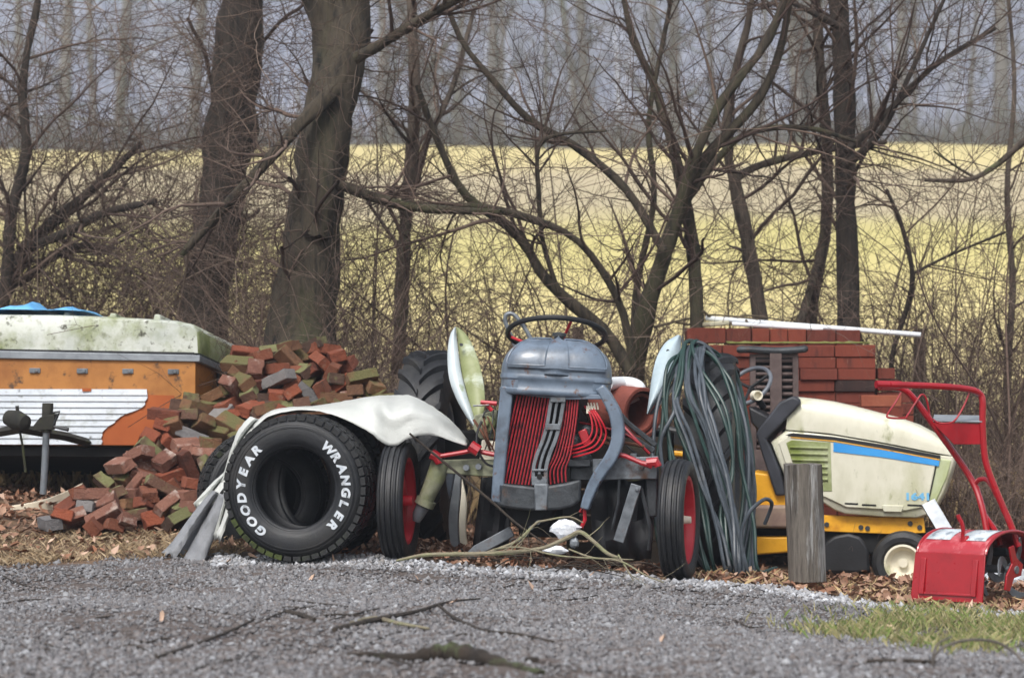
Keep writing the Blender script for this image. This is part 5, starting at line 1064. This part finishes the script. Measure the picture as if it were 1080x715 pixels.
# ================================================================== NEAT BRICK STACK
ORD = ['first', 'second', 'third', 'fourth', 'fifth', 'sixth', 'seventh', 'eighth', 'ninth', 'tenth', 'eleventh', 'twelfth', 'thirteenth', 'fourteenth', 'fifteenth', 'sixteenth', 'seventeenth', 'eighteenth', 'nineteenth']
def stack():
    bm_ = mat('stacked_brick', [S(96,42,30), S(124,60,42), S(106,48,35)], 5, .85, 0, .35, 40, per_object=[S(76,34,26), S(126,56,38), S(98,44,33), S(114,48,32), S(86,38,31)], stretch=(4, 1, 1), spots=[(S(56,28,24), 4, .54, .76), (S(140,110,96), 13, .64, .74)])
    dk = mat('dark_stacked_brick', [S(38,26,24), S(58,38,34)], 5, .85, 0, .4, 40, stretch=(4, 1, 1))
    def brk(x0, y0, x1, y1, Y, d, lab, m=None):
        a, b = P(x0, y0, Y), P(x1, y1, Y); c = (a + b) / 2; w = abs(b[0] - a[0]) - .005; h = abs(a[2] - b[2]) - .003; j = [random.gauss(0, .004) for _ in range(3)]
        o = MB().box((0, 0, 0), (w, d, h)).build('brick', m or bm_, None, bevel=.004, origin=(0, 0, 0)); o.location = (c[0], Y + d / 2 + j[0] * 2.2, c[2]); o.rotation_euler = (0, 0, j[1] * 2.2); tag(o, lab, 'brick', 'bricks of the neat stack')
    Y = 18.6; z_g = GP(1.9, 18.6); ch = 11.75; xs = [724, 762, 802, 842, 882, 924]
    gy = 420 + (CAM_H - z_g) / Y * FPX; n = int((gy - 364.5) / ch); ch = (gy - 364.5) / n
    for k in range(n):
        y0 = 364.5 + k * ch
        for i in range(5):
            off = 0 if i == 0 else (k % 3 - 1) * 1.5
            lab = f'{ORD[i]} brick from the left in the {ORD[k]} course down of the neat stack face'
            m = dk if (i == 4 and k == 3) else None
            if m: lab = 'near-black brick at the right end of the neat stack face'
            brk(xs[i] + (off if i > 1 else 0), y0, xs[i + 1] + (off if 0 < i < 4 else 0) - .3, y0 + ch, Y + (k % 2) * .004 + (.0 if i else .03), .235, lab, m)
    # the row set back on top and the tier behind it
    top = [724, 766, 793, 812, 831, 851, 882, 908]
    for i in range(7): brk(top[i], 345.5 + i * .4, top[i + 1] - .3, 363 + (i < 1) * -1 + i * .12, 18.87, .24, f'{ORD[i]} brick from the left in the set-back top row of the neat stack')
    yt = 363.5
    for k in range(int((gy - 366) / (ch * 3))):
        y0 = yt + k * ch * 3
        for i in range(5): brk(xs[i], y0, xs[i + 1] - .3, y0 + ch * 3, 18.87, .24, f'{ORD[i]} large block in the {ORD[k]} hidden tier behind the neat stack')
    # stepped right end
    for k, (x0, y0, x1, y1, yy) in enumerate(((925, 388, 944, 400, 18.7), (925, 400.3, 948, 412.5, 18.7), (925, 413, 962, 425, 18.7))): brk(x0, y0, x1, y1, yy, .2, ('small topmost', 'middle', 'lower')[k] + ' brick of the stepped right end of the neat stack')
    for k in range(int((gy - 425.3) / ch)): brk(925, 425.3 + k * ch, 964, 425.3 + (k + 1) * ch, 18.7, .22, f'brick under the stepped right end, {ORD[k]} course below the steps')
    o_m = mat('orange_loose_brick', [S(128,64,44), S(148,84,60)], 6, .85, 0, .3, 40)
    brk(908, 416.5, 951, 429, 18.42, .1, 'paler orange brick laid loose in front of the right end of the neat stack', o_m)
    for k in range(10): brk(906, 429.2 + k * 12, 953, 441 + k * 12, 18.41, .12, f'brick under the paler orange loose brick, {ORD[k]} below it')
    # moss ledge and debris
    mm = mat('moss_pad', [S(96,104,48), S(140,142,80)], 12, .95, 0, .8, 40); ctr = []
    for i in range(24):
        p = P(766 + i * 6.5, 363.5, 18.76); ctr.append([p + A(0, dy, .012 + .012 * random.random() * (1 - abs(dy) * 12)) for dy in (-.1, -.05, 0, .05)])
    tag(MB().grid(ctr).build('moss', mm, None, solid=.01), 'thin mat of moss and grit along the ledge of the brick stack', 'moss')
    # pipes and sticks lying on top
    wp = mat('white_conduit', [S(206,212,218), S(230,234,238)], 6, .4)
    tag(MB().tube([P(744, 335.5, 19.02), P(840, 343, 18.95), P(910, 348.4, 18.9), P(971, 353.2, 18.85)], .0185, 12).build('conduit', wp, None), 'long white pipe lying across the brick stack and past its right end', 'pipe')
    tag(MB().tube([P(772, 341.5, 18.96), P(868, 347, 18.9)], .016, 10).build('conduit', wp, None), 'short white pipe on the brick stack below the long one', 'pipe')
    st_m = mat('dead_stick', [S(64,56,46), S(110,98,80)], 8, .9, stretch=(1, 6, 6))
    for q, lab in (([(690,345),(722,337),(752,332),(800,337)], 'dark crooked stick jutting left off the brick stack'), ([(713,340),(735,343),(775,341)], 'mossy stick lying on the left corner of the brick stack'), ([(741,328),(758,338),(790,333),(830,338)], 'thin pale stick across the top of the brick stack'), ([(787,338),(792,346),(800,362)], 'short thin stick hanging over the brick ledge')):
        tag(MB().tube(crom([P(x, y, 18.95 + .12 * math.sin(i)) for i, (x, y) in enumerate(q)], 5), [.011 - .006 * i / (5 * len(q) - 5) for i in range(5 * len(q) - 4)], 6).build('stick', st_m, None), lab, 'stick')
    tag(MB().box(P(755, 341.5, 18.95), (.16, .14, .035), (unit(A(1, .4, .1)), unit(A(-.4, 1, 0)), Z)).build('stone_chip', mat('pale_stone', [S(170,166,140), S(200,196,172)], 6, .8, bump=.4), None, bevel=.01), 'pale flat stone chip on the left corner of the brick stack', 'stone')
stack()
def grate():
    Y = 18.3; m = mat('rusty_brown_iron', [S(66,54,53), S(98,84,81), S(78,66,64)], 6, .7, .3, .2, 40); root = thing('iron_grate', P(817, 500, Y), 'brown iron grate with a T-shaped top bar leaning on the brick stack', 'grate')
    MB().tube(crom([P(777, 369, Y - .05), P(790, 368.5, Y - .05), P(817, 370, Y - .04), P(840, 369, Y - .05), P(852, 367.5, Y - .05)], 4), [.016] + [.027] * 15 + [.016], 10).build('top_bar', M['dark_steel'], root)
    MB().prism([P(812, 372, Y - .06), P(824.5, 372, Y - .06), P(825, 470, Y - .06), P(813, 470, Y - .06)], A(0, .03, 0)).build('centre_post', m, root, bevel=.004)
    MB().prism([P(791, 374, Y - .03), P(797, 374, Y - .03), P(798, 475, Y - .03), P(792, 475, Y - .03)], A(0, .05, 0)).prism([P(836, 374, Y - .03), P(842, 374, Y - .03), P(843, 475, Y - .03), P(837, 475, Y - .03)], A(0, .05, 0)).prism([P(791,373,Y-.028), P(842,373,Y-.028), P(842,377,Y-.028), P(791,377,Y-.028)], A(0, .045, 0)).build('side_frame', m, root, bevel=.003)
    MB().prism([P(792, 377, Y + .05), P(842, 377, Y + .05), P(842, 475, Y + .05), P(792, 475, Y + .05)], A(0, .01, 0)).build('back_plate', M['shadow_black'], root)
    for i in range(14): 
        y = 380.5 + i * 7; MB().tube([P(796, y, Y), P(838, y, Y)], .0135, 8).build('grate_bar', m, root)
    MB().prism([P(795, 474, Y - .03), P(840, 474, Y - .03), P(846, 562, Y - .15), P(790, 562, Y - .15)], A(0, .05, 0)).build('base_plate', m, root)
grate()
# ================================================================== WOODEN POST
def post():
    m = mat('weathered_post', [S(60,55,50), S(112,106,98), S(82,76,69)], 9, .9, 0, .9, 26, stretch=(3, 3, .3), spots=[(S(158,158,156), 5, .54, .62), (S(44,38,33), 6, .55, .72)])
    secs = []; Y = 14.72
    for k in range(12):
        q = k / 11; a, b = P(833.5 - 5 * q, 614 - 124 * q, Y), P(872.5 - 5 * q, 614 - 124 * q, Y); c = (a + b) / 2; r = (b[0] - a[0]) / 2; ri = random.Random(4); row = []
        for j in range(28):
            t = 2 * math.pi * j / 28; rr = r * (1 + .05 * math.sin(3 * t + 1) + .035 * math.sin(8 * t + 2) + .02 * math.sin(17 * t + q * 2)); row.append(c + A(rr * math.cos(t), rr * math.sin(t) + r, (.005 * math.sin(3 * t) if k == 11 else 0)))
        secs.append(row)
    secs.append([np.mean(secs[-1], 0) * .3 + p * .7 + A(0, 0, .004) for p in secs[-1]])
    tag(MB().loft(secs).build('wooden_post', m, None, angle=60), 'thick weathered grey wooden post standing before the cream garden tractor', 'post')
post()
# ================================================================== RED TILLER
def tiller():
    K = P(1039, 634, 14.0); K[2] = P(1039, 636, 14.0)[2]; g = R(40); d1 = A(math.cos(g), -math.sin(g), 0); d2 = A(math.sin(g), math.cos(g), 0); Lw = .42
    q = lambda a, s, z: K + d1 * a + d2 * s + Z * z
    root = thing('rotary_tiller', q(-.2, .25, 0), 'glossy red rotary tiller with long handlebars, standing at the right edge', 'tiller')
    sh = mat('glossy_red_steel', [S(132,8,20), S(156,14,28), S(142,11,24)], 5, .3, 0, .03, 14, spots=[(S(140,20,28), 6, .64, .8), (S(214,120,124), 12, .74, .84)], coat=.5); pk = mat('worn_red_deck', [S(150,26,38), S(168,50,60)], 6, .4, spots=[(S(220,150,154), 5, .5, .7)], coat=.2)
    arc = [(.0,.262),(.012,.285),(.04,.312),(.085,.336),(.14,.352),(.21,.356),(.28,.346),(.345,.318),(.40,.276),(.44,.22),(.455,.15)]; arc = [(s * (1 + .42 * min(1, s / .12)), z * (1 + .06 * min(1, s / .1))) for s, z in arc]
    a_ = crom([(s, z, 0) for s, z in arc], 4)[:, :2]
    hd = MB(); inner = [(s + .012 * (s < .2) - .01 * (s > .3), z - .012) for s, z in a_]
    hd.loft([[q(a, s, z) for s, z in a_] + [q(a, s, z) for s, z in inner[::-1]] for a in (-Lw, -Lw + .01, -.01, 0)]); hd.build('tine_hood', pk, root, angle=50, bevel=.002)
    MB().tube([q(.004, s, z) for s, z in a_], .009, 8).build('hood_rim', sh, root)
    MB().tube([q(-Lw - .002, s, z) for s, z in a_], .008, 8).build('hood_rim', sh, root)
    fl = thing_part('rear_flap', root); MB().prism([q(-Lw - .012, -.004, .262), q(.004, -.004, .262), q(.0, -.03, .0), q(-Lw - .03, -.03, .0)], d2 * .01).build('flap_plate', sh, fl, bevel=.003)
    rb = MB()
    for a in (-Lw + .045, -.052): rb.prism([q(a - .016, -.0065, .232), q(a + .016, -.0065, .232), q(a + .014, -.030, .035), q(a - .020, -.030, .035)], -d2 * .009)
    rb.prism([q(-Lw + .04, -.028, .048), q(-.05, -.028, .048), q(-.05, -.03, .034), q(-Lw + .035, -.03, .034)], -d2 * .006); rb.build('pressed_rib', sh, fl, bevel=.004)
    MB().prism([q(-Lw + .02, .0, .0), q(-Lw + .02, .0, .26), q(-Lw + .02, .28, .35), q(-Lw + .02, .56, .26), q(-Lw + .02, .62, .05)], d1 * .006).build('end_plate', M['shadow_black'], root)
    dc = mat('worn_deck_decal', [S(176,188,196), S(206,212,216)], 20, .5, spots=[(S(130,140,150), 14, .5, .6)])
    def on_arc(a, i): s, z = a_[i]; return q(a, s, z + .0035)
    for a0, a1 in ((-.40, -.25), (-.19, -.03)): MB().grid([[on_arc(a, i) for a in (a0, a1)] for i in range(9, 19)]).build('decal', dc, root, solid=.002)
    tn = MB(); ca = (.32, .165); tn.tube([q(-Lw + .03, *ca), q(.02, *ca)], .022, 12)
    for k, (a, ph) in enumerate(((-.04, .3), (-.04, 2.3), (-.04, 4.4), (-.16, 1.2), (-.16, 3.3), (-.16, 5.4), (-.3, .6), (-.3, 2.7), (-.3, 4.8))):
        pts = []
        for t in np.linspace(0, 1, 8): r = .02 + .16 * t; th = ph + 1.0 * t * t; pts.append(q(a + .05 * t * t, ca[0] + r * math.cos(th), ca[1] + r * math.sin(th)))
        tn.ribbon(pts, [.045] * 6 + [.036, .015], d1, .008)
    tn.build('tine', M['steel'], root, bevel=.002)
    gd = MB(); gd.prism([q(.012, .2, .06), q(.012, .25, .05), q(.012, .3, .12), q(.012, .38, .13), q(.012, .4, .19), q(.012, .33, .23), q(.012, .3, .3), q(.012, .25, .29), q(.012, .28, .2), q(.012, .22, .14)], -d1 * .012); gd.build('tine_hub_plate', sh, root, bevel=.003)
    MB().tube(crom([q(-.17, .06, .30), q(-.17, .06, .36), P(1016, 560, 14.15), P(1014.5, 552, 14.15), P(1011, 545, 14.15), P(1010, 542.5, 14.15)], 4), .0125, 8).tube([q(-.17, .08, .325), q(-.17, .06, .34)], [.04, .02], 10).build('depth_lever', sh, root)
    ea = [(925,405.5,14.02),(934,405.8,14.04),(960,406.2,14.1),(1000,408,14.2),(1024,411,14.27),(1033.5,415.5,14.3),(1036.5,424,14.3),(1036.3,445,14.3),(1038,475,14.3),(1042,495,14.3),(1056,530,14.3),(1066,553,14.3),(1074,576,14.3)]
    eb = [(927,408,14.42),(945,408.5,14.45),(955,412,14.46),(966,423,14.47),(983,446,14.48),(1005,476,14.49),(1026,508,14.48),(1036,536,14.42),(1043,572,14.38)]
    MB().tube(crom([P(*p) for p in ea], 5), .0185, 10).build('handlebar', sh, root); MB().tube(crom([P(*p) for p in eb], 5), .0185, 10).build('handlebar', sh, root)
    MB().tube([P(924, 405.4, 14.02), P(950, 406, 14.07)], .0215, 10).build('grip', sh, root)
    MB().tube(crom([P(1028, 512, 14.48), P(1032, 506, 14.45), P(1040, 505.5, 14.4), P(1046, 512, 14.34), P(1052, 524, 14.3)], 4), .014, 8).tube(crom([P(1030, 513, 14.47), P(1037, 540, 14.43), P(1050, 560, 14.4), P(1055, 575, 14.38)], 4), .016, 8).build('brace', sh, root)
    MB().tube(crom([P(952, 411, 14.46), P(944, 425, 14.44), P(936, 437, 14.4), P(938, 440.5, 14.38), P(954, 441, 14.38), P(957, 438, 14.4), P(966, 424, 14.44), P(972, 416, 14.46), P(977, 421, 14.47), P(981, 440, 14.48)], 4), .0055, 6).build('clutch_lever', sh, root)
    MB().tube(crom([P(1023, 412, 14.27), P(1018, 425, 14.26), P(1009, 441, 14.24), P(1002, 446, 14.22), P(990, 446, 14.22), P(984, 442, 14.3)], 4), .0055, 6).build('throttle_lever', sh, root)
    pa = [P(983, 445.5, 14.47), P(1036.5, 446.5, 14.29), P(1036, 468.5, 14.29), P(1006, 468.5, 14.4)]
    MB().prism(pa, A(.002, .01, 0)).build('handle_panel', sh, root, bevel=.002)
    MB().prism([P(984, 444.6, 14.46), P(1036, 445.6, 14.28), P(1033, 439.5, 14.5), P(985, 438.5, 14.68)], A(0, 0, .008)).build('tray', M['alu'], root, bevel=.002)
    MB().prism([q(-.3, .42, .28), q(-.1, .42, .28), q(-.1, .62, .2), q(-.3, .62, .2)], Z * -.05).build('hitch_plate', M['dark_steel'], root, bevel=.01)
tiller()
# ================================================================== SMALL THINGS
def bits():
    y = 15.75; a = [P(980, 534, y), P(1000, 572, y - .1)]; ax = unit(a[1] - a[0]); n = A(0, -1, 0); b = unit(np.cross(ax, n)); mb = MB()
    e = [P(979, 529, y + .1), P(1008, 578, y - .1)]
    mb.ribbon(e, .083, A(0, -1, 0), .004); bb = unit(np.cross(A(0, -1, 0), unit(e[1] - e[0])))
    for s in (-1, 1): mb.ribbon([p + bb * s * .0405 + A(0, -.004, 0) for p in e], .004, A(0, -1, 0), .035)
    tag(mb.build('channel_bar', M['alu'], None), 'dull aluminium channel bar leaning behind the red tiller', 'metal bar')
    pm = mat('pale_plastic_film', [S(196,206,216), S(226,232,238)], 6, .35, 0, .2, 20)
    for (px, py, Y, w, h, lab) in ((1054, 557, 16.3, .26, .17, 'crumpled pale plastic film behind the tiller handlebars'), (1090, 566, 15.9, .24, .2, 'bulging pale blue plastic film at the right edge behind the tiller')):
        c = P(px, py, Y); rr = random.Random(int(px)); V = []
        for i in range(9):
            row = []
            for j in range(14):
                t = 2 * math.pi * j / 14; u = i / 8 * math.pi / 2; k = 1 + .28 * rr.uniform(-1, 1); row.append(A(c[0] + w / 2 * math.cos(t) * math.cos(u) * k, c[1] + w / 2 * math.sin(t) * math.cos(u) * k, GP(c[0], c[1]) - .01 + h * math.sin(u) * (1 + .25 * rr.uniform(-1, 1))))
            V.append(row)
        tag(MB().loft(V).build('plastic_film', pm, None, angle=25), lab, 'plastic sheet')
    # long fallen branch before the tractor
    bk = mat('lichen_branch', [S(84,76,64), S(132,124,104), S(104,98,80)], 6, .9, 0, .4, 40, spots=[(S(124,130,92), 5, .5, .7)], stretch=(1, 4, 4)); dkb = BARK['dark']
    def branch(lists, lab, name='fallen_branch', m=bk, k=7, twigs=0):
        root = thing(name, P(*lists[0][0][:3]), lab, 'branch')
        for i, l in enumerate(lists):
            pts = crom([P(*q[:3]) for q in l], 5); r = np.interp(np.linspace(0, len(l) - 1, len(pts)), range(len(l)), [q[3] for q in l])
            MB().tube(pts, r, k).build('limb' if i == 0 else 'side_limb', m, root)
            if twigs:
                pth = res(np.c_[pts, r], 14); a_, ar = grow(pth[None, :, :3], pth[None, :, 3], twigs, (.06, .25), 5, (25, 70), .16, 0, .4, .15, .0016); V, F = tubes_np(a_, ar, 4); np_mesh('twigs', V, F, m, root)
    branch([[(418,591,14.7,.007),(450,585,14.68,.012),(500,584,14.65,.013),(545,582,14.62,.013),(575,577,14.6,.012),(600,566,14.6,.013),(612,561,14.6,.013),(625,570,14.55,.011),(640,583,14.5,.011),(652,588,14.48,.008)],
            [(512,583,14.65,.008),(530,577,14.68,.009),(547,569,14.7,.008),(565,552,14.75,.007),(574,549,14.75,.006),(600,545,14.75,.005),(615,551,14.75,.004)],
            [(600,579,14.6,.005),(625,588,14.5,.006),(655,592,14.42,.006),(680,606,14.35,.005),(700,614,14.3,.004)],
            [(520,579,14.6,.004),(548,577,14.58,.005),(590,586,14.5,.005),(640,589,14.46,.005),(668,590,14.4,.003)],
            [(652,585,14.45,.006),(660,598,14.4,.005),(668,612,14.33,.003)]], 'lichened fallen branch with forks lying before the grey tractor', twigs=5)
    branch([[(432,457,14.75,.006),(452,474,14.78,.007),(490,505,14.8,.008),(520,530,14.78,.008),(545,552,14.75,.007),(578,575,14.7,.005)]], 'thin straight dark stick leaning across the front axle', 'stick', dkb, twigs=2)
    tw = random.Random(6); tws = []
    for i in range(16):
        x = tw.uniform(470, 690); y = np.interp(x, [470, 690], [594, 609]) - tw.uniform(0, 8); w = tw.uniform(25, 70); s = tw.uniform(-.35, .35); Yb = 14.75 + tw.uniform(-.15, .25)
        tws.append([(x - w / 2, y - s * w / 2, Yb, .003), (x, y - tw.uniform(0, 9), Yb, .004), (x + w / 2, y + s * w / 2, Yb - .1, .002)])
    branch(tws, 'scatter of thin broken twigs under the front of the tractor', 'fallen_branch', dkb, 5)
    # sticks on the drive
    def stick(lst, lab, m=dkb, name='stick', k=7):
        pts = []
        for px, py, r, up in lst: p = RG(px, py); pts.append([*(p + A(0, 0, up + .004)), r * 1.5])
        c = crom(np.array(pts), 5); tag(MB().tube(c[:, :3], c[:, 3], k).build(name, m, None), lab, 'stick')
    stick([(352,668,.008,.012),(395,658,.008,.015),(440,650,.006,.02),(472,640,.004,.02),(506,635,.003,.015)], 'dark bent stick lying mid-way down the gravel drive')
    stick([(462,643,.004,.02),(480,655,.005,.012),(510,668,.005,.01),(545,672,.005,.01),(584,680,.003,.01)], 'thin forked stick trailing right across the gravel')
    stick([(370,660,.005,.01),(395,656,.007,.014),(420,661,.006,.012),(452,666,.004,.01)], 'short mossy stick beside the dark bent stick', bk)
    stick([(302,648,.007,.01),(318,652,.008,.012),(332,657,.007,.01)], 'short dark stick end on the gravel left of the bent stick')
    stick([(165,697,.004,.01),(210,682,.005,.012),(245,668,.004,.012),(268,656,.003,.01)], 'thin faint stick lying on the near left gravel')
    stick([(120,688,.003,.008),(140,684,.004,.01),(165,694,.003,.008)], 'little twig at the near left beside the faint stick')
    stick([(915,701,.005,.01),(950,701,.006,.012),(988,702,.005,.01)], 'dark straight stick at the near right edge of the grass')
    lg = mat('mossy_rotten_bark', [S(22,18,15), S(52,43,35)], 6, .95, 0, .8, 30, spots=[(S(78,92,56), 4, .56, .7)])
    root = RG(470, 697); pts = [RG(x, y) + A(0, 0, z) for x, y, z in ((362,692,.005),(395,694,.012),(430,698,.016),(455,697,.024),(480,697,.028),(505,700,.024),(535,706,.014),(572,712,.008))]
    c = crom(pts, 6); rr = np.interp(np.linspace(0, 7, len(c)), range(8), [.007,.014,.017,.036,.042,.032,.022,.012]) * (1 + .2 * np.sin(np.arange(len(c)) * 1.7)); tag(MB().tube(c, rr, 10).build('rotten_branch', lg, None), 'rotten mossy branch lying blurred at the near edge of the drive', 'branch')
    tag(MB().box(RG(561, 702) + A(0, 0, .016), (.045, .05, .034), (unit(A(1, .2, 0)), unit(A(-.2, 1, 0)), Z)).build('wood_chunk', lg, None, bevel=.006), 'dark square chunk of wood at the near end of the rotten branch', 'wood')
    wm = mat('dark_vine', [S(70,64,60), S(104,98,92)], 8, .7); b0 = RG(984, 703); Yw = b0[1]
    tag(MB().tube(crom([b0, P(987, 690, Yw), P(1000, 680, Yw), P(1022, 674.5, Yw + .05), P(1048, 676, Yw + .1), P(1068, 686, Yw + .1), P(1080, 698, Yw + .05), P(1090, 700, Yw)], 6), .0055, 7).tube(crom([b0, P(984, 690, Yw), P(990, 678, Yw + .02), P(1004, 671, Yw + .06)], 5), .004, 6).build('vine_loop', wm, None), 'bare arching vine loop rising from the grass at the near right', 'vine')
    rs = random.Random(12)
    for i in range(26):
        px, py = rs.uniform(20, 860), rs.uniform(612, 706); w = rs.uniform(10, 38); a_ = rs.uniform(-.3, .3); stick([(px - w, py - a_ * w, .002, .006), (px, py + rs.uniform(-4, 4), .003, .008), (px + w, py + a_ * w, .0015, .006)], 'thin dark twig scattered on the gravel drive'); bpy.data.objects[list(ORIGIN)[-1]]['group'] = 'thin twigs on the drive'
    # pale rubbish under the tractor
    fm = mat('white_foam_scrap', [S(226,232,240), S(244,246,250)], 9, .6, 0, .4, 40); rr = random.Random(2)
    def lump(px, py, Y, sx, sy, sz, lab, m, name):
        c = P(px, py, Y); V = []
        for i in range(8):
            u = (i / 7 - .5) * math.pi * .96; V.append([A(c[0] + sx * math.cos(u) * math.cos(t) * rr.uniform(.75, 1.2), c[1] + sy * math.cos(u) * math.sin(t) * rr.uniform(.8, 1.2), c[2] + sz * math.sin(u) * rr.uniform(.75, 1.25)) for t in np.linspace(0, 2 * math.pi, 13)[:-1]])
        tag(MB().loft(V).build(name, m, None, angle=20), lab, 'scrap')
    lump(596, 558, 14.84, .085, .06, .05, 'jagged white foam scrap under the tractor front', fm, 'foam_scrap'); lump(586, 580, 14.8, .07, .05, .022, 'flat white foam scrap below the jagged one', fm, 'foam_scrap')
    lump(606, 572, 14.84, .03, .03, .03, 'small pale grey scrap beside the white foam', M['alu'], 'foam_scrap')
    ch = MB()
    for i in range(9):
        q = i / 8; c = P(541 + 26 * q, 570 - 16 * q + 3 * math.sin(q * 5), 14.9); t = unit(A(1, .2, .55)); u_, v_ = frame_of(t); s_ = u_ if i % 2 else v_
        ch.tube([c + t * .016 * math.cos(a) + s_ * .010 * math.sin(a) for a in np.linspace(0, 2 * math.pi, 13)[:-1]], .0034, 6, closed=True)
    tag(ch.build('chain', M['dark_steel'], None), 'short rusty dark chain hanging below the tractor front', 'chain')
    # leaves blown onto the stones
    pos = [(240,597),(352,596),(330,613),(440,615),(266,592),(478,640),(170,657),(700,679),(625,610),(940,668),(560,625),(90,588),(60,590)]
    for px, py in pos:
        p = RG(px, py); V, F = leaf_mesh(A(p[0]), A(p[1]), .022, A(.034)); tag(np_mesh('leaf', V, F, LEAFM, origin=p), 'single dry brown leaf lying out on the grey gravel', 'leaf', 'leaves on the gravel')
bits()
# ================================================================== AIR
def haze():
    m = bpy.data.materials.new('haze'); m.use_nodes = True; nt = m.node_tree
    for n in list(nt.nodes): nt.nodes.remove(n)
    out = nt.nodes.new('ShaderNodeOutputMaterial'); v = nt.nodes.new('ShaderNodeVolumePrincipled'); v.inputs['Density'].default_value = HAZE; v.inputs['Color'].default_value = (.78, .87, 1, 1); v.inputs['Anisotropy'].default_value = .2
    nt.links.new(v.outputs[0], out.inputs['Volume'])
    o = MB().box((0, 210, 48), (760, 520, 108)).build('haze', m, None, origin=(0, 210, 48)); tag(o, kind='stuff'); o['label'] = 'thin blue winter haze over the far field and hillside'; o['category'] = 'haze'
HAZE = .0014
haze()
for o in bpy.data.objects:
    if o.type == 'MESH' and o.parent is None and o.get('kind') is None and not o.get('label'): print('UNLABELLED', o.name)
